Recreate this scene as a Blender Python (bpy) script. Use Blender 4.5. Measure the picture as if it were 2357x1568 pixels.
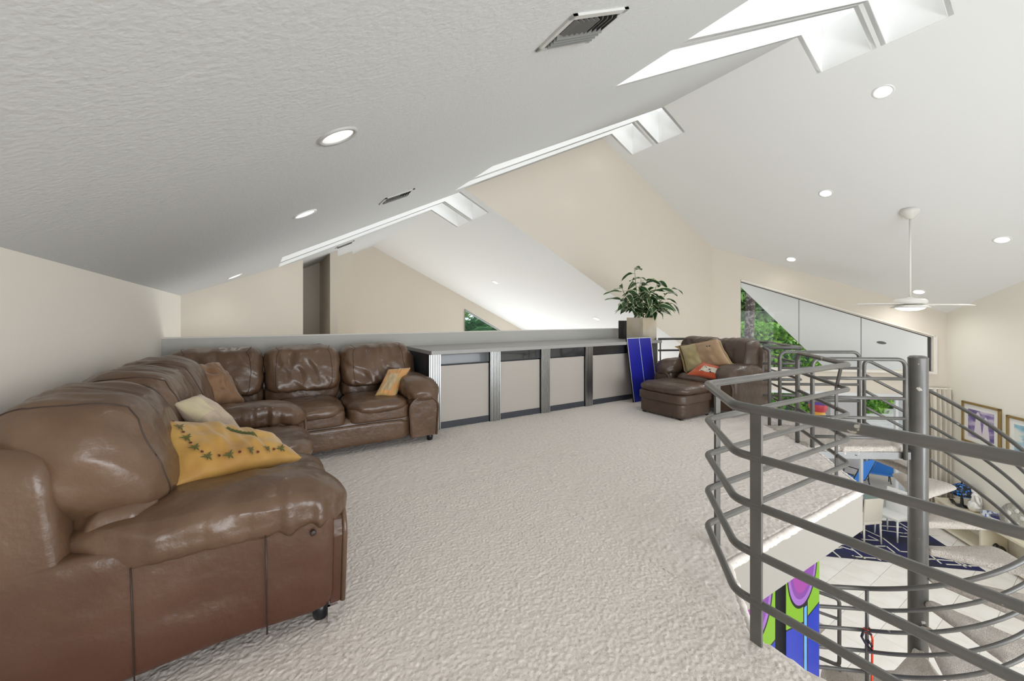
import bpy, bmesh, math, random
import numpy as np
from mathutils import Vector, Matrix, noise
R=math.radians; PI=math.pi
scene=bpy.context.scene; COL=scene.collection
for o in list(bpy.data.objects): bpy.data.objects.remove(o)
random.seed(7)
# ------------------------------------------------------------------ camera, world, lights, exposure
YAW=.5619; SY,CY=math.sin(YAW),math.cos(YAW); F=923.0; V0=730.0; CX=1178.5; EYE=1.3
cam=bpy.data.cameras.new('camera'); co=bpy.data.objects.new('camera',cam); COL.objects.link(co)
cam.sensor_width=36; cam.sensor_fit='HORIZONTAL'; cam.lens=F/2357*36; cam.shift_y=-(784-V0)/2357; cam.clip_start=.02; cam.clip_end=300
co.location=(0,0,EYE); co.rotation_euler=(R(90),0,-YAW); scene.camera=co
w=bpy.data.worlds.new('sky'); scene.world=w; w.use_nodes=True
nt=w.node_tree; bg=nt.nodes['Background']
sky=nt.nodes.new('ShaderNodeTexSky'); sky.sky_type='HOSEK_WILKIE'; sky.sun_direction=Vector((-.5,.35,.8)).normalized(); sky.turbidity=3.0; sky.ground_albedo=.4
mx=nt.nodes.new('ShaderNodeMixRGB'); mx.inputs[0].default_value=.6; mx.inputs[2].default_value=(.85,.92,1,1)
nt.links.new(sky.outputs[0],mx.inputs[1]); nt.links.new(mx.outputs[0],bg.inputs[0]); bg.inputs[1].default_value=1.1
def sun():
    l=bpy.data.lights.new('sun','SUN'); l.energy=2.2; l.angle=R(1.5); l.color=(1,.96,.88)
    o=bpy.data.objects.new('sun',l); COL.objects.link(o)
    o.rotation_euler=Vector((.48,-.50,.72)).to_track_quat('Z','Y').to_euler()
sun()
def area(name,loc,to,sx,sy,power,color=(1,1,1)):
    l=bpy.data.lights.new(name,'AREA'); l.shape='RECTANGLE'; l.size=sx; l.size_y=sy; l.energy=power; l.color=color
    o=bpy.data.objects.new(name,l); COL.objects.link(o); o.location=loc
    o.rotation_euler=(Vector(loc)-Vector(to)).to_track_quat('Z','Y').to_euler(); o.visible_camera=False if False else True
    return o
area('fill_behind_view',(1.6,-3.9,1.2),(1.6,4,.9),4.2,2.0,150,(.93,.97,1))  # added fill lamp behind the viewpoint, not a known window
area('fill_great_room',(5.3,-3.85,.3),(7.3,4,1.2),3.0,3.0,95,(.93,.97,1))  # added fill that lifts the great room slope and right wall
area('fill_lower_floor',(5.0,-3.85,-1.7),(8,1.5,-3.6),2.6,1.6,90,(.93,.97,1))  # extra lamp aimed down to brighten the lower floor tiles
area('fill_far_room',(4.5,12.2,-1.4),(3.8,5,1.2),7.0,3.0,170,(.93,.97,1))  # added fill at the far end, kept below the line of sight
area('fill_far_room_side',(9.7,9.2,-1.5),(3,9.2,1.2),3.0,5.0,170,(.93,.97,1))  # second added fill for the far room, set against its solid side wall
area('fill_soffit',(15.2,-1.0,-3.2),(14.2,4.6,-.2),3.0,3.0,260,(.97,.98,1))  # added upward lamp, out of view, brightening the eave soffit
scene.view_settings.view_transform='Standard'; scene.view_settings.look='None'; scene.view_settings.gamma=1
scene.view_settings.use_curve_mapping=False; scene.view_settings.exposure=0.57
scene.cycles.max_bounces=10; scene.cycles.diffuse_bounces=6; scene.cycles.glossy_bounces=3; scene.cycles.transmission_bounces=8
scene.cycles.transparent_max_bounces=16; scene.cycles.sample_clamp_indirect=6; scene.cycles.caustics_reflective=False; scene.cycles.caustics_refractive=False
# ------------------------------------------------------------------ geometry of the house
ZL,SA,X1,SB,YP,X2=1.982,.5022,6.028,.4827,6.045,2.877
XL=-.83; XC=9.964; ZF=-3.45
ZR1=ZL+SA*X1; ZR2=ZL+SA*X2
def zleft(x): return ZL+SA*x
def zr1(x): return ZR1-SB*(x-X1)
def zr2(x): return ZR2-SB*(x-X2)
def cw(l,d): return (l*CY+d*SY, -l*SY+d*CY)          # across / ahead of the standpoint -> house axes
def ray(u,v):
    l=(u-CX)/F; x,y=cw(l,1.0); return Vector((x,y,(V0-v)/F))
C0=Vector((0,0,EYE))
def onz(u,v,z=0): r=ray(u,v); return C0+r*((z-EYE)/r.z)
def onY(u,v,Y): r=ray(u,v); return C0+r*(Y/r.y)
def onX(u,v,X): r=ray(u,v); return C0+r*(X/r.x)
def onp(u,v,p,n):
    r=ray(u,v); n=Vector(n); return C0+r*((Vector(p)-C0).dot(n)/r.dot(n))
def onL(u,v): return onp(u,v,(0,0,ZL),(-SA,0,1))
def onR(u,v): return onp(u,v,(X1,0,ZR1),(SB,0,1))
def onR2(u,v): return onp(u,v,(X2,0,ZR2),(SB,0,1))
Q=math.sqrt(.5)
SE=5.013; EX,EY=XC+Q*SE,YP-Q*SE                        # corner of window wall and right wall
def onW1(u,v): return onp(u,v,(XC,YP,0),(Q,Q,0))
def onW3(u,v): return onp(u,v,(EX,EY,0),(Q,-Q,0))
def atd(u,v,d): r=ray(u,v); return C0+r*d
# ------------------------------------------------------------------ materials
def mat(name,col,rough=.6,metal=0,bump=None,var=None,spec=None,sheen=None,coat=None,emit=None,trans=None,alpha=None):
    m=bpy.data.materials.new(name); m.use_nodes=True; t=m.node_tree; b=t.nodes['Principled BSDF']
    b.inputs['Base Color'].default_value=(*col,1); b.inputs['Roughness'].default_value=rough; b.inputs['Metallic'].default_value=metal
    if spec is not None: b.inputs['Specular IOR Level'].default_value=spec
    if sheen: b.inputs['Sheen Weight'].default_value=sheen
    if coat: b.inputs['Coat Weight'].default_value=coat
    if trans: b.inputs['Transmission Weight'].default_value=trans
    if emit: b.inputs['Emission Color'].default_value=(*emit[0],1); b.inputs['Emission Strength'].default_value=emit[1]
    tc=t.nodes.new('ShaderNodeTexCoord')
    if var:   # (scale, second colour, contrast lo, hi)
        n=t.nodes.new('ShaderNodeTexNoise'); n.inputs['Scale'].default_value=var[0]; n.inputs['Detail'].default_value=4
        r=t.nodes.new('ShaderNodeValToRGB'); r.color_ramp.elements[0].position=var[2]; r.color_ramp.elements[1].position=var[3]
        r.color_ramp.elements[0].color=(*col,1); r.color_ramp.elements[1].color=(*var[1],1)
        t.links.new(tc.outputs['Object'],n.inputs[0]); t.links.new(n.outputs[0],r.inputs[0]); t.links.new(r.outputs[0],b.inputs['Base Color'])
    if bump:  # list of (scale,strength,distance)
        prev=None
        for sc,st,di in bump:
            n=t.nodes.new('ShaderNodeTexNoise'); n.inputs['Scale'].default_value=sc; n.inputs['Detail'].default_value=3
            bn=t.nodes.new('ShaderNodeBump'); bn.inputs['Strength'].default_value=st; bn.inputs['Distance'].default_value=di
            t.links.new(tc.outputs['Object'],n.inputs[0]); t.links.new(n.outputs[0],bn.inputs['Height'])
            if prev: t.links.new(prev.outputs[0],bn.inputs['Normal'])
            prev=bn
        t.links.new(prev.outputs[0],b.inputs['Normal'])
    return m
M={}
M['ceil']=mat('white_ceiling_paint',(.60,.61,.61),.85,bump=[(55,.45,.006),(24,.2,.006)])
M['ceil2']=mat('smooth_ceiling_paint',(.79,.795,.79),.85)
M['shaft']=mat('skylight_shaft_paint',(.86,.86,.85),.8)
M['wall']=mat('beige_wall_paint',(.66,.60,.52),.8,bump=[(60,.08,.004)])
M['wallL']=mat('pale_wall_paint',(.82,.77,.70),.8,bump=[(60,.08,.004)])
M['half']=mat('grey_wall_paint',(.50,.49,.46),.8)
M['fascia']=mat('cream_fascia_paint',(.33,.305,.27),.7)
M['trim']=mat('cream_trim_paint',(.74,.71,.65),.5)
M['carpet']=mat('shag_carpet',(.72,.655,.60),.95,var=(75,(.40,.35,.31),.60,.74),bump=[(160,.35,.005)],sheen=.3,spec=.1)
M['tread_carpet']=mat('stair_carpet',(.64,.575,.515),.95,var=(70,(.45,.39,.33),.42,.75),bump=[(130,.9,.012)],sheen=.3,spec=.1)
M['tile']=mat('cream_floor_tile',(.84,.80,.75),.22,var=(2.2,(.90,.88,.85),.4,.65))
M['grout']=mat('tile_grout',(.42,.38,.33),.9)
M['rail']=mat('grey_rail_paint',(.098,.094,.086),.32,var=(5,(.125,.118,.108),.4,.7),coat=.15)
def chipped():
    m=M['rail'].copy(); m.name='chipped_grey_rail_paint'; t=m.node_tree; b=t.nodes['Principled BSDF']
    tc=[n for n in t.nodes if n.type=='TEX_COORD'][0]
    n=t.nodes.new('ShaderNodeTexNoise'); n.inputs['Scale'].default_value=9; n.inputs['Detail'].default_value=6
    r=t.nodes.new('ShaderNodeValToRGB'); r.color_ramp.elements[0].position=.715; r.color_ramp.elements[1].position=.725
    mxx=t.nodes.new('ShaderNodeMixRGB'); mxx.inputs[2].default_value=(.45,.42,.36,1)
    old=b.inputs['Base Color'].links[0].from_socket
    t.links.new(tc.outputs['Object'],n.inputs[0]); t.links.new(n.outputs[0],r.inputs[0]); t.links.new(r.outputs[0],mxx.inputs[0]); t.links.new(old,mxx.inputs[1]); t.links.new(mxx.outputs[0],b.inputs['Base Color'])
    return m
M['railc']=chipped()
LB=[(150,.25,.002),(18,.45,.009),(7,.5,.02)]
M['leather']=mat('brown_leather',(.098,.053,.030),.33,var=(3.5,(.150,.088,.052),.35,.7),bump=LB,coat=.1)
M['leatherD']=mat('dark_brown_leather',(.070,.043,.029),.36,var=(3.5,(.100,.064,.045),.35,.7),bump=LB,coat=.08)
M['leatherR']=mat('red_brown_leather',(.060,.024,.013),.42,var=(2.6,(.095,.044,.026),.35,.7),bump=LB,coat=.1)
def twotone(name):
    m=M['leather'].copy(); m.name=name; t=m.node_tree; b=t.nodes['Principled BSDF']; L=t.links.new
    tc=[n for n in t.nodes if n.type=='TEX_COORD'][0]; sp=t.nodes.new('ShaderNodeSeparateXYZ'); n=t.nodes.new('ShaderNodeTexNoise'); n.inputs['Scale'].default_value=2.4
    ad=t.nodes.new('ShaderNodeMath'); ad.operation='MULTIPLY_ADD'; ad.inputs[1].default_value=.22; mr=t.nodes.new('ShaderNodeMapRange'); mr.inputs[1].default_value=.26; mr.inputs[2].default_value=.74
    g=t.nodes.new('ShaderNodeNewGeometry'); L(g.outputs['Position'],sp.inputs[0]); L(tc.outputs['Object'],n.inputs[0]); L(n.outputs[0],ad.inputs[0]); L(sp.outputs[2],ad.inputs[2]); L(ad.outputs[0],mr.inputs[0])
    mi=t.nodes.new('ShaderNodeMixRGB'); old=b.inputs['Base Color'].links[0].from_socket; mi.inputs[1].default_value=(.072,.026,.014,1); L(mr.outputs[0],mi.inputs[0]); L(old,mi.inputs[2]); L(mi.outputs[0],b.inputs['Base Color']); return m
M['leatherR']=twotone('two_tone_aged_leather')
M['seam']=mat('dark_leather_seam',(.035,.02,.014),.5)
M['black']=mat('black_plastic',(.012,.012,.014),.35)
M['blacks']=mat('black_lacquer',(.03,.032,.036),.12,coat=.5)
M['worktop']=mat('grey_laminate',(.36,.35,.34),.45,bump=[(40,.05,.003)])
M['panel']=mat('greige_laminate',(.47,.43,.39),.5)
M['plinth']=mat('dark_grey_plinth',(.045,.048,.058),.5)
M['alu']=mat('ribbed_aluminium',(.55,.56,.55),.28,1)
M['groove']=mat('dark_groove',(.05,.05,.05),.6,.5)
M['steelpot']=mat('brushed_brass_steel',(.62,.55,.44),.3,1,var=(2.5,(.72,.70,.66),.35,.6))
M['soil']=mat('potting_soil',(.06,.03,.02),.95)
M['blue']=mat('blue_table_paint',(.008,.02,.28),.35,var=(1.2,(.02,.015,.36),.4,.6))
M['white']=mat('white_paint',(.8,.8,.78),.4)
M['fan']=mat('white_fan_enamel',(.72,.70,.66),.4)
M['lens']=mat('frosted_lamp_lens',(.95,.95,.93),.4,emit=((1,.98,.94),1.9))
M['lensdim']=mat('frosted_lamp_lens_dim',(.95,.95,.93),.4,emit=((1,.98,.94),.35))
M['lampring']=mat('lamp_trim_ring',(.45,.45,.44),.5)
M['vent']=mat('vent_metal',(.55,.55,.53),.5)
M['ventd']=mat('vent_shade',(.030,.030,.028),.8); M['louv']=mat('vent_louvre_grey',(.16,.16,.155),.6)
M['chrome']=mat('chrome',(.8,.8,.82),.12,1)
M['wchair']=mat('white_chair_leatherette',(.74,.73,.71),.4)
M['cchair']=mat('cream_chair_leatherette',(.66,.62,.54),.45)
M['rust']=mat('rust_patina_pedestal',(.14,.10,.075),.5,var=(9,(.5,.17,.03),.5,.6))
M['console']=mat('cream_console_lacquer',(.78,.71,.56),.4)
M['curtain']=mat('linen_curtain',(.60,.55,.47),.85)
M['gold']=mat('gold_frame',(.30,.20,.07),.45,.4,bump=[(60,.6,.004)])
M['mat']=mat('picture_mount',(.82,.81,.78),.7)
M['navy']=mat('navy_rug_wool',(.012,.014,.085),.9,var=(1.4,(.018,.018,.03),.42,.6),bump=[(200,.4,.004)])
M['rugw']=mat('white_rug_wool',(.74,.71,.62),.9)
M['red']=mat('red_strap',(.85,.06,.015),.5)
M['pstrap']=mat('black_strap',(.02,.015,.03),.6)
M['patio']=mat('patio_paving',(.33,.33,.335),.8,var=(3,(.40,.40,.39),.4,.6))
M['grass']=mat('lawn',(.10,.20,.04),.9)
M['bluefab']=mat('blue_sling_fabric',(.01,.16,.55),.6)
M['trunk']=mat('palm_bark',(.07,.05,.045),.9,var=(9,(.26,.23,.20),.5,.62),bump=[(30,1,.02)])
M['soffit']=mat('soffit_paint',(.88,.88,.87),.8)
M['stem']=mat('plant_stem',(.10,.16,.04),.6)
def glass(name,col=(1,1,1),rough=0,mixf=.9):
    m=bpy.data.materials.new(name); m.use_nodes=True; t=m.node_tree; t.nodes.clear()
    o=t.nodes.new('ShaderNodeOutputMaterial'); a=t.nodes.new('ShaderNodeBsdfTransparent'); g=t.nodes.new('ShaderNodeBsdfGlossy'); x=t.nodes.new('ShaderNodeMixShader')
    a.inputs[0].default_value=(*col,1); g.inputs['Roughness'].default_value=.03; x.inputs[0].default_value=1-mixf
    t.links.new(a.outputs[0],x.inputs[1]); t.links.new(g.outputs[0],x.inputs[2]); t.links.new(x.outputs[0],o.inputs[0]); return m
M['glass']=glass('window_glass',(.97,.985,.98),mixf=.98)
M['tglass']=glass('table_glass',(.75,.88,.85),mixf=.85)
def milky():
    m=bpy.data.materials.new('white_acrylic_skylight'); m.use_nodes=True; t=m.node_tree; t.nodes.clear()
    o=t.nodes.new('ShaderNodeOutputMaterial'); a=t.nodes.new('ShaderNodeBsdfTranslucent'); g=t.nodes.new('ShaderNodeBsdfTransparent'); x=t.nodes.new('ShaderNodeMixShader')
    a.inputs[0].default_value=(.95,.95,.93,1); x.inputs[0].default_value=.25
    t.links.new(a.outputs[0],x.inputs[1]); t.links.new(g.outputs[0],x.inputs[2]); t.links.new(x.outputs[0],o.inputs[0]); return m
M['milky']=milky()
def leafmat(name,c1,c2,edge=None,tr=.3,sc=3):
    m=mat(name,c1,.45,var=(sc,c2,.35,.65)); t=m.node_tree; b=t.nodes['Principled BSDF']
    o=[n for n in t.nodes if n.type=='OUTPUT_MATERIAL'][0]
    src=b.inputs['Base Color'].links[0].from_socket
    if edge:
        at=t.nodes.new('ShaderNodeAttribute'); at.attribute_name='edge'
        mi=t.nodes.new('ShaderNodeMixRGB'); mi.inputs[2].default_value=(*edge,1)
        rr=t.nodes.new('ShaderNodeValToRGB'); rr.color_ramp.elements[0].position=.74; rr.color_ramp.elements[1].position=.84
        t.links.new(at.outputs['Fac'],rr.inputs[0]); t.links.new(rr.outputs[0],mi.inputs[0]); t.links.new(src,mi.inputs[1]); src=mi.outputs[0]; t.links.new(src,b.inputs['Base Color'])
    tl=t.nodes.new('ShaderNodeBsdfTranslucent'); x=t.nodes.new('ShaderNodeMixShader'); x.inputs[0].default_value=tr
    t.links.new(src,tl.inputs[0]); t.links.new(b.outputs[0],x.inputs[1]); t.links.new(tl.outputs[0],x.inputs[2]); t.links.new(x.outputs[0],o.inputs[0]); return m
M['leaf']=leafmat('variegated_leaf',(.018,.06,.018),(.05,.13,.03),(.62,.66,.42),.15)
M['hedge']=leafmat('hedge_leaf',(.10,.30,.03),(.34,.62,.08),None,.4,2)
M['tree']=leafmat('tree_leaf',(.09,.22,.05),(.36,.58,.18),None,.35,.8)
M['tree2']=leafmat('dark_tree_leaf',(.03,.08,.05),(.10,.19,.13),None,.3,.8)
M['palm']=leafmat('palm_leaf',(.02,.10,.04),(.12,.34,.14),None,.3,1)
# ------------------------------------------------------------------ mesh helpers
def link(name,me,m=None,parent=None,smooth=False):
    o=bpy.data.objects.new(name,me); COL.objects.link(o)
    if m is not None and not me.materials: me.materials.append(m)
    if smooth: me.shade_smooth()
    if parent is not None: o.parent=parent
    return o
def tag(o,label=None,cat=None,group=None,kind=None):
    if label: o['label']=label
    if cat: o['category']=cat
    if group: o['group']=group
    if kind: o['kind']=kind
    return o
def struct(o,label=None): o['kind']='structure'; 
def empty(name,loc=(0,0,0),rz=0,label=None,cat=None,group=None):
    o=bpy.data.objects.new(name,None); COL.objects.link(o); o.location=loc; o.rotation_euler=(0,0,rz); o.empty_display_size=.1
    return tag(o,label,cat,group)
def mesh(vs,fs,name='mesh'):
    me=bpy.data.meshes.new(name); me.from_pydata([tuple(v) for v in vs],[],fs); me.update(); return me
class MB:
    def __init__(s): s.v=[]; s.f=[]
    def add(s,vs,fs):
        k=len(s.v); s.v+=[tuple(v) for v in vs]; s.f+=[tuple(i+k for i in f) for f in fs]; return s
    def box(s,c,d,rz=0,mtx=None):
        x,y,z=[q/2 for q in d]; vs=[Vector((a*x,b*y,e*z)) for a in(-1,1) for b in(-1,1) for e in(-1,1)]
        m=mtx or Matrix.Rotation(rz,3,'Z'); vs=[m@v+Vector(c) for v in vs]
        return s.add(vs,[(0,1,3,2),(4,6,7,5),(0,4,5,1),(2,3,7,6),(0,2,6,4),(1,5,7,3)])
    def prism(s,poly,z0,z1):
        n=len(poly); vs=[(p[0],p[1],z0) for p in poly]+[(p[0],p[1],z1) for p in poly]
        return s.add(vs,[tuple(range(n))[::-1],tuple(range(n,2*n))]+[(i,(i+1)%n,n+(i+1)%n,n+i) for i in range(n)])
    def tube(s,pts,r,seg=10,cap=True):
        P=[Vector(p) for p in pts]; n=len(P); T=[]
        for i in range(n): T.append((P[min(i+1,n-1)]-P[max(i-1,0)]).normalized())
        up=Vector((0,0,1)) if abs(T[0].z)<.9 else Vector((1,0,0)); N=(up-T[0]*up.dot(T[0])).normalized(); vs=[]
        rr=r if hasattr(r,'__len__') else [r]*n
        for i in range(n):
            N=(N-T[i]*N.dot(T[i])); N=N.normalized() if N.length>1e-6 else Vector((0,0,1)); B=T[i].cross(N)
            for k in range(seg):
                a=2*PI*k/seg; vs.append(P[i]+(N*math.cos(a)+B*math.sin(a))*rr[i])
        fs=[(i*seg+k,i*seg+(k+1)%seg,(i+1)*seg+(k+1)%seg,(i+1)*seg+k) for i in range(n-1) for k in range(seg)]
        if cap: fs+=[tuple(range(seg))[::-1],tuple(range((n-1)*seg,n*seg))]
        return s.add(vs,fs)
    def lathe(s,prof,c=(0,0,0),seg=24,mtx=None):
        vs=[];c=Vector(c)
        for r,z in prof:
            for k in range(seg):
                a=2*PI*k/seg; p=Vector((r*math.cos(a),r*math.sin(a),z)); vs.append((mtx@p if mtx else p)+c)
        n=len(prof); fs=[(i*seg+k,i*seg+(k+1)%seg,(i+1)*seg+(k+1)%seg,(i+1)*seg+k) for i in range(n-1) for k in range(seg)]
        fs+=[tuple(range(seg))[::-1],tuple(range((n-1)*seg,n*seg))]
        return s.add(vs,fs)
    def out(s,name,m,parent=None,smooth=False,bevel=0):
        me=mesh(s.v,s.f,name); o=link(name,me,m,parent,smooth)
        if bevel:
            b=bmesh.new(); b.from_mesh(me); bmesh.ops.recalc_face_normals(b,faces=b.faces)
            bmesh.ops.bevel(b,geom=[e for e in b.edges if e.is_manifold and e.calc_face_angle(0)>.5],offset=bevel,segments=2,affect='EDGES',profile=.6); b.to_mesh(me); b.free()
        else:
            b=bmesh.new(); b.from_mesh(me); bmesh.ops.recalc_face_normals(b,faces=b.faces); b.to_mesh(me); b.free()
        return o
def fillet(pts,rad=.05,n=5):
    P=[Vector(p) for p in pts]; out=[P[0]]
    for i in range(1,len(P)-1):
        a=(P[i-1]-P[i]); b=(P[i+1]-P[i]); r=min(rad,a.length*.45,b.length*.45)
        p0=P[i]+a.normalized()*r; p1=P[i]+b.normalized()*r
        for k in range(n+1):
            t=k/n; out.append(p0*(1-t)**2+P[i]*2*t*(1-t)+p1*t*t)
    out.append(P[-1]); return out
def autosm(o,ang=40):
    me=o.data; me.shade_smooth()
    try: me.set_sharp_from_angle(angle=R(ang))
    except Exception: pass
    return o
_cs={}
def cubesphere(n):
    if n in _cs: return _cs[n]
    bm=bmesh.new(); bmesh.ops.create_cube(bm,size=2); bmesh.ops.subdivide_edges(bm,edges=bm.edges[:],cuts=n,use_grid_fill=True)
    V=np.array([v.co[:] for v in bm.verts]); Fc=[[v.index for v in f.verts] for f in bm.faces]; bm.free()
    _cs[n]=(V,Fc); return _cs[n]
def soft(name,c,d,m,parent=None,k=4,n=14,rot=None,wr=.0,wf=9,wa=(1,1,1),seed=0,fn=None,kxyz=None,rings=None,rr=.0028):
    """a padded body: superellipsoid box of size d about c, wrinkled; fn(q, s) reshapes it"""
    V,Fc=cubesphere(n); V=V.copy(); V=np.sign(V)*np.abs(np.tan(np.abs(V)*PI/4))
    kk=kxyz or (k,k,k); km=sum(kk)/3
    den=(np.abs(V[:,0])**kk[0]+np.abs(V[:,1])**kk[1]+np.abs(V[:,2])**kk[2])**(1/km)
    S=V/den[:,None]; h=np.array(d)/2; Qv=S*h
    out=[]; so=Vector((seed*3.7,seed*1.3,seed*2.1))
    for q,s in zip(Qv,S):
        q=Vector(q); s=Vector(s)
        if wr:
            p=Vector((q.x*wa[0],q.y*wa[1],q.z*wa[2]))*wf+so
            a=1-abs(noise.noise(p))*2.2; b=noise.noise(p*2.3+so)
            q=q+Vector((s.x,s.y,s.z)).normalized()*wr*(a*.7+b*.5-.4)
        if fn: q=fn(q,s)
        if rot is not None: q=rot@q
        out.append(q+Vector(c))
    o=link(name,mesh(out,Fc,name),m,parent,True)
    V0_=cubesphere(n)[0]
    for ax,val in (rings or []):
        gl=np.unique(np.round(V0_[:,ax],4)); g=gl[np.argmin(np.abs(gl-val))]; oth=[i for i in range(3) if i!=ax]
        idx=[i for i in range(len(V0_)) if abs(V0_[i,ax]-g)<1e-3]; idx.sort(key=lambda i: math.atan2(V0_[i,oth[1]],V0_[i,oth[0]]))
        P=[out[i] for i in idx]; P.append(P[0]); mb=MB(); mb.tube(P,rr,6); mb.out('seam',M['seam'],o,True)
    return o
def RM(rx=0,ry=0,rz=0): return Matrix.Rotation(R(rz),3,'Z')@Matrix.Rotation(R(ry),3,'Y')@Matrix.Rotation(R(rx),3,'X')
# ------------------------------------------------------------------ ceilings
def slab(name,xs,ys,zf,holes,m,thick=.12,extra=None):
    """sloped ceiling over the rectangle xs*ys with rectangular holes, real thickness"""
    bx=sorted(set(xs+[h[0] for h in holes]+[h[1] for h in holes])); by=sorted(set(ys+[h[2] for h in holes]+[h[3] for h in holes]))
    bx=[b for b in bx if xs[0]<=b<=xs[-1]]; by=[b for b in by if ys[0]<=b<=ys[-1]]
    mb=MB()
    for i in range(len(bx)-1):
        for j in range(len(by)-1):
            x0,x1,y0,y1=bx[i],bx[i+1],by[j],by[j+1]; cx,cy=(x0+x1)/2,(y0+y1)/2
            if any(h[0]<cx<h[1] and h[2]<cy<h[3] for h in holes): continue
            vs=[(x,y,zf(x)+t) for t in(0,thick) for x,y in((x0,y0),(x1,y0),(x1,y1),(x0,y1))]
            mb.add(vs,[(0,3,2,1),(4,5,6,7),(0,1,5,4),(1,2,6,5),(2,3,7,6),(3,0,4,7)])
    o=mb.out(name,m); struct(o); return o
PAIR1=[(1.885,2.438),(1.215,1.755)]; PAIR2=[(5.267,5.788),(4.597,5.135)]; PAIR3=[(7.009,7.565),(6.271,6.888)]
LX1,RX1,LX3,RX3=2.58,6.64,.257,3.45
hl=[(LX1,X1+.01,a,b) for a,b in PAIR1+PAIR2]; hf=[(LX3,X2+.01,a,b) for a,b in PAIR3]
YB=-4.0; YG=12.42
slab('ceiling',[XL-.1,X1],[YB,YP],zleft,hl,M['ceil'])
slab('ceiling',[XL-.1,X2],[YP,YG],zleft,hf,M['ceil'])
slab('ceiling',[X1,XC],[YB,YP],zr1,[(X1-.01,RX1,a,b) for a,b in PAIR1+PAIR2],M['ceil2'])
# beyond the corner the same slope is the ceiling of the great room and, outside the glass, the eave
L3=(EY-YB)/Q; XB=EX-Q*L3
def slopepoly(name,poly,m):
    n=len(poly); mb=MB(); mb.add([(x,y,zr1(x)) for x,y in poly]+[(x,y,zr1(x)+.12) for x,y in poly],[tuple(range(n))[::-1],tuple(range(n,2*n))]+[(i,(i+1)%n,n+(i+1)%n,n+i) for i in range(n)])
    o=mb.out(name,m); struct(o)
YW3=EY-(EX-XC)
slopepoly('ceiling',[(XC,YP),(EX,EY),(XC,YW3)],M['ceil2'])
slopepoly('eave_soffit',[(XC,YP+.01),(XC,6.35),(19,6.35),(19,YW3),(XC+.3,YW3),(EX+.02,EY)],M['soffit'])
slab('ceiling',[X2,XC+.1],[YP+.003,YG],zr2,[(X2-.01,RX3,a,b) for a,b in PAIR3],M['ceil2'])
# skylight shafts: white wells over the ridge with an acrylic cover
def shaft(i,y0,y1,x0,x1,xr,zf0,zf1,H=.62):
    y0+=.006; y1-=.006; x0+=.008; x1-=.008
    def zc(x): return min(zf0(x),zf1(x))
    mb=MB(); t=.05
    xs=[x0,xr,x1]
    for y,s in ((y0,-1),(y1,1)):
        vs=[]
        for yy in (y,y+s*t):
            for x in xs: vs.append((x,yy,zc(x)))
            for x in xs: vs.append((x,yy,zc(x)+H))
        mb.add(vs,[(0,1,4,3),(1,2,5,4),(6,9,10,7),(7,10,11,8),(3,4,10,9),(4,5,11,10),(0,3,9,6),(2,8,11,5),(0,6,7,1),(1,7,8,2)])
    for x,s in((x0,-1),(x1,1)):
        mb.box((x+s*t/2,(y0+y1)/2,zc(x)+H/2),(t,y1-y0+2*t,H))
    o=mb.out('skylight_shaft',M['shaft']); struct(o)
    g=MB()
    for tz in(0,.02):
        pass
    vs=[(x,y,zc(x)+H+tz) for tz in(0,.02) for y in(y0-t,y1+t) for x in xs]
    g.add(vs,[(0,1,4,3),(1,2,5,4),(6,9,10,7),(7,10,11,8),(0,3,9,6),(2,8,11,5),(3,4,10,9),(4,5,11,10),(0,6,7,1),(1,7,8,2)])
    o=g.out('skylight_pane',M['milky']); struct(o)
for a,b in PAIR1+PAIR2: shaft(0,a,b,LX1,RX1,X1,zleft,zr1)
for a,b in PAIR3: shaft(0,a,b,LX3,RX3,X2,zleft,zr2)
# ------------------------------------------------------------------ walls
def wallquad(mb,a,b,z0a,z0b,z1a,z1b,th=.12,side=1):
    a=Vector((a[0],a[1],0)); b=Vector((b[0],b[1],0)); n=Vector((-(b-a).y,(b-a).x,0)).normalized()*th*side
    z=Vector((0,0,1)); vs=[a+z*z0a,b+z*z0b,b+z*z1b,a+z*z1a]; vs+=[v+n for v in vs]
    mb.add(vs,[(0,1,2,3),(4,7,6,5),(0,4,5,1),(1,5,6,2),(2,6,7,3),(3,7,4,0)])
def wall(name,segs,m,th=.12,side=1):
    mb=MB()
    for s in segs: wallquad(mb,*s,th=th,side=side)
    o=mb.out(name,m); struct(o); return o
zt=zleft(XL)
wall('wall_left',[((XL,YB),(XL,6.42),ZF,ZF,zt+.02,zt+.02)],M['wallL'],side=1)
# step wall (gable face between the high and the low roof)
mb=MB(); th=.14
poly=[(X2,ZR2+.003),(X1,ZR1+.003),(XC,zr1(XC)+.003),(XC,zr2(XC)+.003)]
mb.add([(x,YP,z) for x,z in poly]+[(x,YP+th,z) for x,z in poly],[(0,1,2,3),(7,6,5,4)]+[(i,4+i,4+(i+1)%4,(i+1)%4) for i in range(4)])
struct(mb.out('wall_gable',M['wall']))
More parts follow.
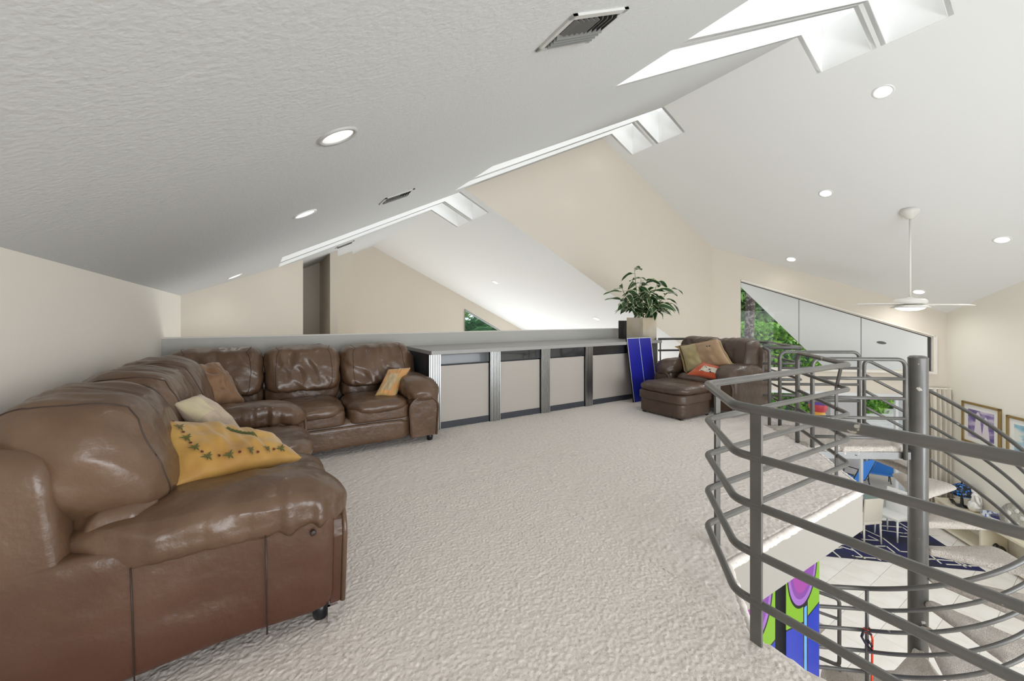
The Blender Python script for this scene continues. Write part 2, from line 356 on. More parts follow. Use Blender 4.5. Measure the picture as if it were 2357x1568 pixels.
# far room walls: a stepped plan
def zcf(x): return min(zleft(x),zr2(x))+.02
plan=[(XL,6.42),(.65,7.96),(.52,10.4),(1.25,10.4)]
nm=['wall_diagonal','wall_corridor','wall_corridor_end']
w3=onY(1069.5,713.5,YG); w3b=onY(1069.5,775,YG); w3c=onY(1163,770,YG)
for i in range(3):
    a,b=plan[i],plan[i+1]; wall(nm[i],[(a,b,ZF,ZF,zcf(a[0]),zcf(b[0]))],M['wall'])
def pier(name,x0,x1,y0,y1):
    mb=MB(); zs_=[zcf(x0),zcf(x1)]; vs=[(x,y,z) for x,zt_ in ((x0,zs_[0]),(x1,zs_[1])) for y in (y0,y1) for z in (ZF,zt_)]
    mb.add(vs,[(0,1,3,2),(4,6,7,5),(0,4,5,1),(2,3,7,6),(0,2,6,4),(1,5,7,3)]); struct(mb.out(name,M['wall']))
pier('wall_pillar',1.2,1.345,8.77,10.93); pier('wall_niche',1.345,2.02,10.93,YG)
a,b=(2.02,YG),(XC,YG)
x0=w3.x; zt0=w3.z; s_=(onY(1160,767,YG).z-w3.z)/(onY(1160,767,YG).x-w3.x); zb=-.5; xz=x0+(zb-zt0)/s_
mb=MB()
for (p,q,za,zb_,ta,tb) in [(2.02,X2,ZF,ZF,zcf(2.02),ZR2+.02),(X2,x0,ZF,ZF,ZR2+.02,zcf(x0)),(x0,xz,ZF,ZF,zb,zb),(x0,xz,zt0,zb,zcf(x0),zcf(xz)),(xz,XC,ZF,ZF,zcf(xz),zcf(XC))]:
    wallquad(mb,(p,YG),(q,YG),za,zb_,ta,tb)
struct(mb.out('wall_far',M['wall']))
fr=MB(); fr.tube([(x0,YG-.01,zb),(x0,YG-.01,zt0),(xz,YG-.01,zb),(x0,YG-.01,zb)],.03,4); f=fr.out('window_2',mat('grey_window_frame',(.30,.33,.34),.5)); struct(f)
g=link('pane',mesh([(x0,YG+.05,zb),(x0,YG+.05,zt0),(xz,YG+.05,zb)],[(0,1,2)]),M['glass'],f)
wall('wall_far_right',[((XC,YG),(XC,YP),ZF,ZF,zr2(XC)+.02,zr2(XC)+.02)],M['wall'])
# lowest parts of the house: window wall at 45 degrees with glazing
E1=(XC,YP); E2=(EX,EY)
def W1p(s,z,off=0): return (XC+Q*s-Q*off,YP-Q*s-Q*off,z)     # s along the wall, off into the room
def sof(u,v=800): p=onW1(u,v); return (Vector((p.x,p.y,0))-Vector((XC,YP,0))).length
sL=sof(1705); sRt=sof(2145); 
pT=onW1(1705,648); pR=onW1(2145,777); zbot=onW1(2139,855).z
HDR=-.59
sD0=.25; sD1=sof(2090)
def w1panel(mb,s0,s1,za0,za1,zb0,zb1,th=.14):
    vs=[W1p(s0,za0),W1p(s1,za1),W1p(s1,zb1),W1p(s0,zb0)]; vs+=[W1p(s0,za0,-th),W1p(s1,za1,-th),W1p(s1,zb1,-th),W1p(s0,zb0,-th)]
    mb.add(vs,[(0,1,2,3),(4,7,6,5),(0,4,5,1),(1,5,6,2),(2,6,7,3),(3,7,4,0)])
mb=MB(); zc1=lambda s: zr1(XC+Q*s)+.03
w1panel(mb,-.05,sL,zbot,zbot,zc1(0),zc1(sL)); w1panel(mb,sL,sRt,pT.z,pR.z,zc1(sL),zc1(sRt)); w1panel(mb,sRt,SE+.1,zbot,zbot,zc1(sRt),zc1(SE))
w1panel(mb,-.05,SE+.1,HDR,HDR,zbot,zbot); w1panel(mb,-.05,sD0,ZF,ZF,HDR,HDR); w1panel(mb,sD1,SE+.1,ZF,ZF,HDR,HDR)
struct(mb.out('wall_window',M['wall']))
# trapezoid window: casing, sill and three butt-jointed panes
win=MB()
def bar(mb,s0,z0,s1,z1,wd=.07,dp=.05,off=.0):
    a=Vector(W1p(s0,z0,off)); b=Vector(W1p(s1,z1,off)); mid=(a+b)/2; L=(b-a).length
    t=(b-a).normalized(); nrm=Vector((Q,Q,0)); up=t.cross(nrm)
    m=Matrix((t,nrm,up)).transposed(); mb.box(mid,(L,dp,wd),mtx=m)
bar(win,sL,pT.z+.025,sRt+.05,pR.z+.03,.035,.05,.02); bar(win,sRt+.04,pR.z+.05,sRt+.04,zbot-.06,.07,.05,.02); bar(win,sL,zbot-.03,sRt,zbot-.03,.05,.06,.03)
wo=win.out('window_1',M['trim']); struct(wo)
dk=MB(); bar(dk,sL,pT.z-.005,sRt,pR.z-.005,.018,.03,-.05); bar(dk,sRt-.01,pR.z,sRt-.01,zbot,.05,.04,-.05); bar(dk,sL+.008,pT.z,sL+.008,zbot,.012,.03,-.05)
dk.out('gasket',M['plinth'],wo)
edges=[sL,sof(1841.5),sof(1985.5),sRt]
for i in range(3):
    s0,s1=edges[i]+.006,edges[i+1]-.006; f=lambda s: pT.z+(pR.z-pT.z)*(s-sL)/(sRt-sL)
    vs=[W1p(s0,zbot,-.06),W1p(s1,zbot,-.06),W1p(s1,f(s1),-.06),W1p(s0,f(s0),-.06)]
    link('pane',mesh(vs,[(0,1,2,3)]),M['glass'],wo)
    if i: 
        j=MB(); bar(j,edges[i],zbot,edges[i],f(edges[i]),.008,.012,-.06); j.out('pane_joint',M['groove'],wo)
# sliding doors below
dr=MB(); 
for u in (1768,1873,1985,2066): 
    s=sof(u); bar(dr,s,ZF,s,HDR,.055,.07,-.05)
bar(dr,sD0,HDR+.02,sD1,HDR+.02,.07,.08,-.04); bar(dr,sD0,ZF+.03,sD1,ZF+.03,.05,.08,-.05)
do=dr.out('door_1',mat('white_door_frame',(.72,.74,.76),.35)); struct(do)
ss=[sD0]+[sof(u) for u in (1768,1873,1985,2066)]
for i in range(4):
    link('pane',mesh([W1p(ss[i]+.03,ZF+.05,-.055),W1p(ss[i+1]-.03,ZF+.05,-.055),W1p(ss[i+1]-.03,HDR-.02,-.055),W1p(ss[i]+.03,HDR-.02,-.055)],[(0,1,2,3)]),M['glass'],do)
mb=MB(); bar(mb,(sof(2066)+sD1)/2,ZF,(sof(2066)+sD1)/2,HDR,sD1-sof(2066),.04,-.1); mb.out('side_panel',mat('pale_grey_side_panel',(.50,.54,.56),.5),do)
# right wall and back walls
def W3p(s,z,off=0): return (EX-Q*s-Q*off,EY-Q*s+Q*off,z)
L3=(EY-YB)/Q
wall('wall_right',[((EX,EY),(EX-Q*L3,YB),ZF,ZF,zr1(EX)+.03,zr1(EX-Q*L3)+.03)],mat('cream_wall_paint',(.84,.81,.73),.8),side=1)
XB=EX-Q*L3
wall('wall_back',[((XL,YB),(-.4,YB),ZF,ZF,zleft(XL),zleft(-.4)),((-.4,YB),(3.9,YB),ZF,ZF,.2,.2),((3.9,YB),(X1,YB),1.6,1.6,zleft(3.9),ZR1),((X1,YB),(XB,YB),1.9,1.9,ZR1,zr1(XB)),((3.9,YB),(XB,YB),ZF,ZF,-2.9,-2.9)],M['wall'],side=-1)
# ------------------------------------------------------------------ loft floor
FP=[(XL,YB),(1.70,YB),(1.70,.86),(2.10,1.19),(3.90,1.165),(4.66,1.79),(5.22,2.34),(5.47,2.12),(6.32,2.92),(6.42,4.15),(5.85,4.75),(5.85,5.22),(XL,5.22)]
mb=MB(); mb.prism(FP,-.33,-.012); fo=mb.out('floor',M['fascia']); struct(fo)
def inside(P,x,y):
    c=False; j=len(P)-1
    for i in range(len(P)):
        if (P[i][1]>y)!=(P[j][1]>y) and x<(P[j][0]-P[i][0])*(y-P[i][1])/(P[j][1]-P[i][1])+P[i][0]: c=not c
        j=i
    return c
def carpet(x0,x1,y0,y1,st,amp,skip=None):
    nx=int((x1-x0)/st)+1; ny=int((y1-y0)/st)+1; rng=np.random.default_rng(3)
    gx,gy=np.meshgrid(np.linspace(x0,x1,nx),np.linspace(y0,y1,ny),indexing='ij')
    rn=rng.standard_normal((nx,ny)); sm=(rn+np.roll(rn,1,0)+np.roll(rn,1,1)+np.roll(rn,(1,1),(0,1)))/2
    big=rng.standard_normal((nx//7+2,ny//7+2)); big=np.kron(big,np.ones((7,7)))[:nx,:ny]
    for _ in range(3): big=(big+np.roll(big,3,0)+np.roll(big,3,1)+np.roll(big,-3,0)+np.roll(big,-3,1))/5
    z=sm*amp*.42+big*amp*.22
    ins=np.zeros((nx,ny),bool)
    n=len(FP); j=n-1
    for i in range(n):
        xi,yi=FP[i]; xj,yj=FP[j]
        if yi!=yj:
            cnd=((yi>gy)!=(yj>gy))&(gx<(xj-xi)*(gy-yi)/(yj-yi)+xi); ins^=cnd
        j=i
    # distance-ish rounding of the edge
    er=ins.copy(); er0=np.ones_like(ins); er0[0,:]=er0[-1,:]=False; er0[:,0]=er0[:,-1]=False
    for k in range(2):
        e2=(er&np.roll(er,1,0)&np.roll(er,-1,0)&np.roll(er,1,1)&np.roll(er,-1,1))|~er0; z-=np.where(er&~e2,.012,0); er=e2
    z=np.where(ins,z,-.022)
    jx=rng.uniform(-.3,.3,(nx,ny))*st; jy=rng.uniform(-.3,.3,(nx,ny))*st
    V=np.stack([gx+jx,gy+jy,z],-1).reshape(-1,3)
    idx=np.arange(nx*ny).reshape(nx,ny); a,b,c,d=idx[:-1,:-1],idx[1:,:-1],idx[1:,1:],idx[:-1,1:]
    okk=ins[:-1,:-1]|ins[1:,1:]
    if skip: 
        cx=(gx[:-1,:-1]+gx[1:,1:])/2; cy=(gy[:-1,:-1]+gy[1:,1:])/2; okk&=~((cx>skip[0])&(cx<skip[1])&(cy>skip[2])&(cy<skip[3]))
    Fc=np.stack([a[okk],b[okk],c[okk],d[okk]],-1)
    me=bpy.data.meshes.new('carpet'); me.vertices.add(len(V)); me.vertices.foreach_set('co',V.ravel().astype(np.float32))
    me.loops.add(Fc.size); me.loops.foreach_set('vertex_index',Fc.ravel().astype(np.int32)); me.polygons.add(len(Fc))
    me.polygons.foreach_set('loop_start',np.arange(0,Fc.size,4,dtype=np.int32)); me.update(); me.validate()
    o=link('carpet_pile',me,M['carpet'],fo,True); o['kind']='stuff'; return o
carpet(XL,1.78,-.2,2.9,.0055,.0026); 
carpet(XL,6.45,2.885,5.22,.010,.0028); carpet(1.765,6.45,.8,2.905,.008,.0028)
ep=[]
for a,b in zip(FP[1:11],FP[2:12]):
    n_=max(2,int((Vector(b)-Vector(a)).length/.02)); ep+=[Vector((a[0]+(b[0]-a[0])*k/n_,a[1]+(b[1]-a[1])*k/n_,-.022)) for k in range(n_)]
mb=MB(); mb.tube([p+Vector((noise.noise(p*60),noise.noise(p*60+Vector((9,0,0))),noise.noise(p*55+Vector((0,7,0)))))*.006 for p in ep],[.024+.004*noise.noise(p*70) for p in ep],14); mb.out('carpet_edge',M['carpet'],fo,True)
mb=MB(); mb.prism([(XL,YB),(1.7,YB),(1.7,-.2),(XL,-.2)],-.012,0); o=mb.out('floor',M['carpet']); struct(o)
# ------------------------------------------------------------------ half wall with a thin cap
HW=1.083
mb=MB(); mb.prism([(XL,5.25),(5.66,5.25),(5.66,5.40),(XL,5.40)],-.33,HW); struct(mb.out('wall_half',M['half']))
mb=MB(); mb.prism([(XL,5.245),(5.66,5.245),(5.66,5.41),(XL,5.41)],HW,HW+.008); struct(mb.out('trim_1',M['trim']))
# ------------------------------------------------------------------ lower floor
mb=MB(); mb.prism([(-1,-4.2),(16,-4.2),(16,12.6),(-1,12.6)],ZF-.2,ZF-.012)
lf=mb.out('floor',M['grout']); struct(lf)
tm=MB(); tm.box((0,0,-.006),(.445,.445,.012)); T0=None
for i in range(60):
    for j in range(40):
        x=4.0+.45*i; y=-3.0+.45*j
        d=x*SY+y*CY; l=x*CY-y*SY
        if d<3: continue
        u=CX+F*l/d; v=V0+F*(EYE-ZF)/d
        if not(1860<u<2420 and 1180<v<1640): continue
        if x>15 or y<YB: continue
        if ((x-EX)*Q+(y-EY)*Q>.35 ) or ((x-EX)*Q-(y-EY)*Q)>.3: continue
        if T0 is None: T0=tm.out('tile',M['tile'],lf); T0.location=(x,y,ZF); continue
        o=T0.copy(); COL.objects.link(o); o.location=(x,y,ZF)
mb=MB(); mb.prism([(-1,-4.2),(4,-4.2),(4,12.6),(-1,12.6)],ZF-.012,ZF-.002); struct(mb.out('floor',M['tile']))
# wall under the loft with two painted panels
YW=1.72
wall('wall_lower',[((1.2,YW),(onY(1884.5,1400,YW-.1).x,YW),ZF,ZF,-.33,-.33)],mat('white_wall_paint',(.74,.73,.70),.7),side=1)
BZ,EZ=.51,.585
def artmat():
    m=bpy.data.materials.new('painted_tulip_panel'); m.use_nodes=True; t=m.node_tree; b=t.nodes['Principled BSDF']; b.inputs['Roughness'].default_value=.25
    L=t.links.new
    tc=t.nodes.new('ShaderNodeTexCoord'); sp=t.nodes.new('ShaderNodeSeparateXYZ'); L(tc.outputs['Generated'],sp.inputs[0])
    def mth(op,a,bb=None,c=None):
        n=t.nodes.new('ShaderNodeMath'); n.operation=op
        for i,q in enumerate((a,bb,c)):
            if q is None: continue
            if isinstance(q,(int,float)): n.inputs[i].default_value=q
            else: L(q,n.inputs[i])
        return n.outputs[0]
    x=sp.outputs[0]; z=sp.outputs[2]
    def mixc(f,a,c2):
        n=t.nodes.new('ShaderNodeMixRGB'); L(f,n.inputs[0])
        if isinstance(a,tuple): n.inputs[1].default_value=(*a,1)
        else: L(a,n.inputs[1])
        n.inputs[2].default_value=(*c2,1); return n.outputs[0]
    green=(.19,.40,.015); blue=(.006,.035,.42); purple=(.20,.05,.30); lav=(.30,.13,.46); blk=(.006,.008,.01); sk=(.12,.36,.75)
    xx=mth('SUBTRACT',x,.48); ax=mth('ABSOLUTE',xx)
    # blue lower field: z < .36 + .22*x
    lim=mth('MULTIPLY_ADD',ax,.06,BZ-.012); dif=mth('SUBTRACT',z,lim)
    fb=mth('LESS_THAN',dif,0); c=mixc(fb,green,blue)
    # field line
    c=mixc(mth('LESS_THAN',mth('ABSOLUTE',dif),.004),c,blk)
    # stem
    c=mixc(mth('MULTIPLY',mth('LESS_THAN',mth('ABSOLUTE',mth('SUBTRACT',x,.56)),.07),mth('LESS_THAN',z,EZ)),c,blk)
    c=mixc(mth('MULTIPLY',mth('LESS_THAN',mth('ABSOLUTE',mth('SUBTRACT',x,.56)),.04),mth('LESS_THAN',z,EZ-.02)),c,sk)
    # bloom ellipse
    ez=mth('DIVIDE',mth('SUBTRACT',z,EZ+.20),.20); ex=mth('DIVIDE',xx,.44)
    rr=mth('ADD',mth('MULTIPLY',ez,ez),mth('MULTIPLY',ex,ex))
    c=mixc(mth('LESS_THAN',rr,1.12),c,blk); c=mixc(mth('LESS_THAN',rr,.98),c,lav); c=mixc(mth('LESS_THAN',rr,.72),c,purple)
    n=t.nodes.new('ShaderNodeTexNoise'); n.inputs['Scale'].default_value=3; L(tc.outputs['Object'],n.inputs[0])
    f=mth('MULTIPLY',mth('LESS_THAN',rr,.5),mth('GREATER_THAN',n.outputs[0],.5)); c=mixc(mth('MULTIPLY',f,.5),c,(.42,.05,.30))
    L(c,b.inputs['Base Color']); return m
M['art']=artmat()
def onYv(u,v): return onY(u,v,YW-.1)
xa0,xa1=onYv(1808,1400).x,onYv(1884.5,1400).x
pz0=-2.30; pz1=-.45
def artpanel(x0,x1,label):
    t=empty('painted_panel',((x0+x1)/2,YW,pz0),0,label,'painting')
    f=MB(); f.box((0,-.05,(pz1-pz0)/2),(x1-x0,.1,pz1-pz0)); f.out('frame',M['black'],t)
    c=MB(); c.box((0,-.102,(pz1-pz0)/2),(x1-x0-.004,.006,pz1-pz0-.004)); c.out('canvas',M['art'],t)
artpanel(xa0,xa1,'tall painted panel of purple tulip bloom on green and blue, right one under the loft')
artpanel(onYv(1783,1400).x-(xa1-xa0),onYv(1783,1400).x,'tall painted panel, purple and pale blue strip showing, left of its twin under the loft')
# ------------------------------------------------------------------ leather seating
def softl(name,c,d,m,par,**k): return soft(name,c,d,m,par,**k)
def crease(V,amp=.006,f=26,seed=0,ax=0):
    def fn(q,s):
        a=noise.noise(Vector((q[ax]*f,seed*5.1,q.z*4)))
        w=max(0,1-abs(s.z))
        return q+s.normalized()*amp*a*w*2
    return fn
def seamline(pts,par,r=.0035,name='seam'):
    mb=MB(); mb.tube(pts,r,6); return mb.out(name,M['seam'],par,True)
def feet(t,W,D,y0,mm=None,h=.07,back=True):
    for sx in(-1,1):
        for yy in ((y0+.10,y0+D-.16) if back else (y0+.1,)):
            mb=MB(); mb.lathe([(.028,0),(.034,h*.5),(.03,h)],(sx*(W/2-.10),yy,0),12); mb.out('foot',mm or M['black'],t,True)
def arm(t,sx,W,D,m,mp,hi=.66,ph=.22,det=14,seed=1,aw=.30,wr=.012,long=1.0):
    """arm at side sx: body panel, overhanging gathered pad, front facing with piping"""
    xo=sx*(W/2-aw/2); y0=-D/2; L=D*.86*long
    a=empty('arm',(0,0,0)); a.parent=t
    # body
    def fb(q,s): 
        q=q.copy(); q.x+=sx*.012*math.sin(q.y*7); return q
    soft('arm_body',(sx*(W/2-aw*.45),.02,.30),(aw*.86,D-.07,.46),mp,a,k=12,n=det,wr=.006,wf=2.2,wa=(1,.6,2.2),seed=seed,fn=fb)
    # pad: thick roll with droop over the front and outer side
    def fp(q,s):
        q=q.copy(); f=max(0,-(q.y)/(L/2)); q.z-=.085*f**3.2; q.z-=.03*max(0,s.x*sx)**2
        g=noise.noise(Vector((q.y*30+seed,seed,q.x*3)))*max(0,-s.z*.6+abs(s.x))*.030*(.15+.85*f); return q+Vector((s.x,0,s.z))*g
    soft('arm_pad',(xo+sx*.008,y0+L/2-.045,hi-ph*.46),(aw+.02,L-.07,ph),m,a,kxyz=(2.9,4.6,2.8),n=det+10 if det<20 else 64,wr=wr,wf=4.2,wa=(1.3,1.1,2),seed=seed+3,fn=fp)
    # front facing
    pts=[]
    w0=aw*.40
    for k in range(13):
        an=PI*k/12; pts.append((xo-math.cos(an)*w0,y0+.012,.36+math.sin(an)*.125))
    pts=[(xo-w0*.88,y0+.018,.07)]+pts+[(xo+w0*.88,y0+.018,.07)]
    f=MB(); f.tube(fillet(pts,.03,3),.011,8); f.out('piping',m,a,True)
    ff=MB(); n=len(pts); ff.add([(x,y+.004,z) for x,y,z in pts]+[(x,y+.05,z) for x,y,z in pts],[tuple(range(n)),tuple(range(n,2*n))[::-1]]+[(i,(i+1)%n,n+(i+1)%n,n+i) for i in range(n)])
    ff.out('arm_facing',mp,a)
    return a
def sofa(name,W,D,loc,rz,label,group,seats,backs,m,mb_,arms=(True,True),btop=1.0,det=14,cat='sofa',seed=1,aw=.33,bw=.0,seat_h=.46,bk=(4.2,2.6,3.0),bth=.30,wr=.014,mp=None,ah=.66,fold=.5,bo=.33):
    t=empty(name,loc,rz,label,cat,group); y0=-D/2
    soft('base',(0,.02,.20),(W-.06,D-.10,.25),mb_,t,k=16,n=8)
    fr=MB()
    soft('front_panel',(0,y0+.075,.17),(W-2*aw+.05,.07,.20),mb_,t,k=10,n=8,wr=.003,wf=3,seed=seed)
    def bf(q,s): q=q.copy(); q.y+=.10*(q.z/.45)*.5; return q
    soft('back_frame',(0,D/2-.17,.50),(W-.015,.22,.80),mp or m,t,k=14,n=12,wr=.008,wf=2.5,seed=seed+9,fn=bf)
    for i,(a,b) in enumerate(seats):
        cx=(a+b)/2; sw=b-a
        soft('seat_base',(cx,y0+.37,.345),(sw-.012,.66,.15),m,t,k=9,n=det,wr=.004,wf=4,seed=seed+i)
        soft('seat_cushion',(cx,y0+.37,seat_h-.045),(sw+.004,.72,.15),m,t,kxyz=(4.5,3.6,2.6),n=det+6,wr=.010,wf=5.5,wa=(1,1.6,1),seed=seed+i*2+5)
    for i,(a,b) in enumerate(backs):
        cx=(a+b)/2; sw=b-a
        def bb(q,s,sd=seed+i):
            q=q.copy(); g=noise.noise(Vector((q.x*22,sd*4.4,q.z*3)))*max(0,abs(s.z)-.1)*.016*(1 if s.y<.4 else .3); g2=(1-abs(noise.noise(Vector((q.x*9+q.z*3,sd*2.2,q.z*4.5))))*2.5)*.016*fold*max(0,-s.y); q=q+Vector((0,-abs(g)-g2,-g)); q.y+=q.z*.32; return q
        soft('back_cushion',(cx,D/2-bo,btop-.235),(sw+.014,bth+.06,.46),m,t,kxyz=bk,n=det+12,wr=wr,wf=4.5,wa=(1,1,.8),seed=seed+i*3+20,fn=bb,rings=[(0,-.82),(0,.82)])
        soft('lumbar_cushion',(cx,D/2-.37,.54),(sw-.004,.24,.28),m,t,kxyz=(5,2.8,4),n=det,wr=.016,wf=7,wa=(1.6,1,.5),seed=seed+i*3+30)
    for k,sx in enumerate((-1,1)):
        if arms[k]: arm(t,sx,W,D,m,mp or mb_,det=det,seed=seed+40+k,aw=aw,hi=ah,ph=.19 if ah<.64 else .22)
    feet(t,W,D,y0); return t
# near loveseat along the left wall (faces +X)
A=sofa('leather_sofa',2.08,1.12,(-.235,2.86,0),R(90),'brown leather sofa with bulging back cushions along the left wall, nearest the viewer','brown leather seating',
  [(-.70,-.01),(.0,.70)],[(-1.0,-.34),(-.33,.34),(.35,1.0)],M['leather'],M['leatherR'],btop=1.03,det=22,seed=2,aw=.35,bth=.34,wr=.018,mp=M['leatherR'],ah=.625,bo=.285)
# drapes and seams on the near end of that sofa
end=-1.04
seamline([(-1.047,-.255,.46),(-1.047,-.257,.3),(-1.047,-.26,.075)],A)
seamline([(-1.047,.13,.46),(-1.047,.125,.3),(-1.047,.12,.075)],A,.0025)
g=MB(); g.lathe([(.012,0),(.012,.006),(.009,.009)],(-1.043,-.42,.42),12,Matrix.Rotation(R(-90),3,'Y')); g.out('button',M['seam'],A,True)
g=MB(); g.box((-1.0,-.50,.035),(.012,.04,.07)); g.out('foot',M['chrome'],A)
B=sofa('leather_sofa',2.36,1.12,(.45,4.53,0),0,'brown leather three-seat sofa set against the half wall, beside the long counter','brown leather seating',
  [(-1.10,-.37),(-.36,.25),(.26,.87)],[(-1.17,-.42),(-.41,.29),(.30,1.07)],M['leather'],M['leather'],arms=(False,True),btop=1.0,det=16,seed=5,aw=.38,wr=.020,bk=(7,2.8,4.6),fold=1.2)
ch=sofa('leather_armchair',1.26,1.0,(5.62,3.44,0),R(-90),'wide dark brown leather armchair with two pillows, behind the ottoman by the railing','dark leather chair and footstool',
  [(-.30,.30)],[(-.56,.0),(.0,.56)],M['leatherD'],M['leatherD'],btop=1.0,det=12,cat='armchair',seed=11,aw=.32,wr=.012,bk=(6,2.8,4.0),fold=.5)
ot=empty('leather_ottoman',(4.76,3.42,0),0,'dark brown leather ottoman with cushioned top in front of the armchair','ottoman','dark leather chair and footstool')
soft('base',(0,0,.115),(.64,.66,.20),M['leatherD'],ot,k=14,n=10,wr=.002,wf=4)
soft('middle_band',(0,0,.255),(.69,.71,.13),M['leatherD'],ot,k=9,n=12,wr=.004,wf=4)
soft('top_cushion',(0,0,.36),(.72,.74,.14),M['leatherD'],ot,kxyz=(5,5,2.4),n=18,wr=.009,wf=5)
for sx in(-1,1):
    for sy in(-1,1):
        mb=MB(); mb.box((sx*.27,sy*.28,.01),(.04,.04,.02)); mb.out('foot',M['black'],ot)
# ------------------------------------------------------------------ pillows
def corfn(cor,c,t,seed=0,wr=.01):
    P=[Vector(p)-Vector(c) for p in cor]
    def f(x,y,s):
        a=(x*(1-.06*(1-y*y))+1)/2; b=(y*(1-.06*(1-x*x))+1)/2
        b_=b; p=P[0]*(1-a)*(1-b)+P[1]*a*(1-b)+P[2]*a*b+P[3]*(1-a)*b
        ex=(P[1]-P[0])*(1-b)+(P[2]-P[3])*b; ey=(P[3]-P[0])*(1-a)+(P[2]-P[1])*a; n=ex.cross(ey).normalized()
        e=max(0,(1-x*x)*(1-y*y))**.40; z=s*t/2*e+e*wr*(noise.noise(Vector((x*2.2+seed,y*2.2,s*.5)))+.7*noise.noise(Vector((x*6+seed,y*2.0+x*2,s))))
        return p+n*z
    return f
def pilfn(w,h,t,sag=0,bend=0,seed=0,wr=.01):
    def f(x,y,s):
        px=x*w/2*(1-.07*(1-y*y)); py=y*h/2*(1-.07*(1-x*x))
        e=max(0,(1-x*x)*(1-y*y))**.42; z=s*t/2*e
        if e>0: z+=wr*noise.noise(Vector((x*2.4+seed,y*2.4,s*.5)))*e+wr*.6*noise.noise(Vector((x*7+seed,y*2.2,s)))*e
        py-=sag*(1-x*x); z+=bend*(x*x-.3); return Vector((px,py,z))
    return f
def fabric(name,c,c2,sc=6,rough=.8,bump=(90,.3,.003)): return mat(name,c,rough,var=(sc,c2,.42,.62),bump=[bump],sheen=.3)
def pillow(label,loc,rot,w,h,t,m,mback=None,sag=0,bend=0,seed=0,wr=.012,cat='pillow',group='throw pillows on the leather seating',n=26,patch=None,name='throw_pillow',flange=0,mfl=None,cor=None):
    if cor: loc=sum((Vector(p) for p in cor),Vector())/4; rot=Matrix.Identity(3)
    T=empty(name,loc,0,label,cat,group); T.rotation_euler=rot.to_euler()
    f=corfn(cor,loc,t,seed,wr) if cor else pilfn(w,h,t,sag,bend,seed,wr); vs=[];fs=[];
    for s in(1,-1):
        k=len(vs)
        for i in range(n+1):
            for j in range(n+1): vs.append(f(-1+2*i/n,-1+2*j/n,s))
        for i in range(n):
            for j in range(n):
                a=k+i*(n+1)+j; q=(a,a+n+1,a+n+2,a+1); fs.append(q if s>0 else q[::-1])
    me=mesh(vs,fs); me.materials.append(m)
    if patch:
        mats=[m]+[p[0] for p in patch]
        for p in patch: me.materials.append(p[0])
        for idx,p in enumerate(me.polygons):
            ii=(idx%(n*n))//n; jj=(idx%(n*n))%n; x=-1+2*(ii+.5)/n; y=-1+2*(jj+.5)/n
            for k,q in enumerate(patch):
                if idx<n*n and q[1]<x<q[2] and q[3]<y<q[4]: p.material_index=k+1
    b=bmesh.new(); b.from_mesh(me); bmesh.ops.remove_doubles(b,verts=b.verts,dist=.0004); b.to_mesh(me); b.free()
    link('cover',me,None,T,True)
    if flange:
        mb=MB(); N=40; ring=[]
        for k in range(N):
            q=k/N*4; sd=int(q); r=q-sd
            x,y=[(-1+2*r,-1),(1,-1+2*r),(1-2*r,1),(-1,1-2*r)][sd]; ring.append((x,y))
        vs=[];
        for x,y in ring:
            p=f(x,y,1); d=Vector((x*(abs(x)>.999),y*(abs(y)>.999),0)); wv=.008*math.sin(19*(x+y*1.3)); vs.append(p); vs.append(p+d*flange+Vector((0,0,wv)))
        N2=len(ring); fs=[(2*i,2*i+1,(2*i+3)%(2*N2),(2*i+2)%(2*N2)) for i in range(N2)]
        o=link('flange',mesh(vs,fs),mfl or m,T,True); sd=o.modifiers.new('s','SOLIDIFY'); sd.thickness=.006
    return T,f
def basis(x,y):
    x=Vector(x).normalized(); y=Vector(y); y=(y-x*y.dot(x)).normalized(); z=x.cross(y); return Matrix((x,y,z)).transposed()
M['gold_f']=fabric('gold_velvet',(.47,.27,.06),(.36,.18,.03),3,.6)
M['olive']=mat('olive_embroidery',(.07,.08,.02),.8); M['maroon']=mat('maroon_embroidery',(.10,.02,.01),.8)
yp,yf=pillow('gold velvet pillow embroidered with small palm trees, slumped over the near sofa arm',(-.215,2.34,.635),basis((.80,-.54,-.24),(.42,.62,.42)),.64,.52,.17,M['gold_f'],sag=.05,bend=-.05,seed=4,wr=.03,n=50,cor=[(-.29,2.05,.62),(.18,2.25,.60),(.06,2.50,.63),(-.46,2.34,.875)])
def motif(T,f,x,y,sz,kind):
    p=f(x,y,1); e=.03; tx=(f(x+e,y,1)-p).normalized(); ty=(f(x,y+e,1)-p); n=tx.cross(ty).normalized(); ty=n.cross(tx); mb=MB()
    if kind=='palm':
        for a in range(9):
            an=2*PI*a/9+.2; L=sz*(.8+.3*math.sin(a*2.1)); d=tx*math.cos(an)+ty*math.sin(an); s=n.cross(d)
            q=[p+n*.006,p+d*L*.5+s*L*.16+n*.007,p+d*L+n*.006,p+d*L*.5-s*L*.12+n*.007]; mb.add(q,[(0,1,2,3)])
        mb.out('palm_motif',M['olive'],T)
    else:
        vs=[p+n*.006+(tx*math.cos(a)+ty*math.sin(a))*sz for a in [2*PI*k/10 for k in range(10)]]; mb.add(vs,[tuple(range(10))]); mb.out('dot_motif',M['maroon'],T)
path=[(-.80,.72),(-.72,.35),(-.70,0),(-.66,-.35),(-.52,-.62),(-.22,-.72),(.10,-.74),(.40,-.73),(.68,-.70)]
for i,(x,y) in enumerate(path):
    motif(yp,yf,x,y,.026,'palm')
    if i<len(path)-1: x2,y2=path[i+1]; motif(yp,yf,(x+x2)/2,(y+y2)/2,.0065,'dot')
mb=MB()   # large leafy motif at the middle
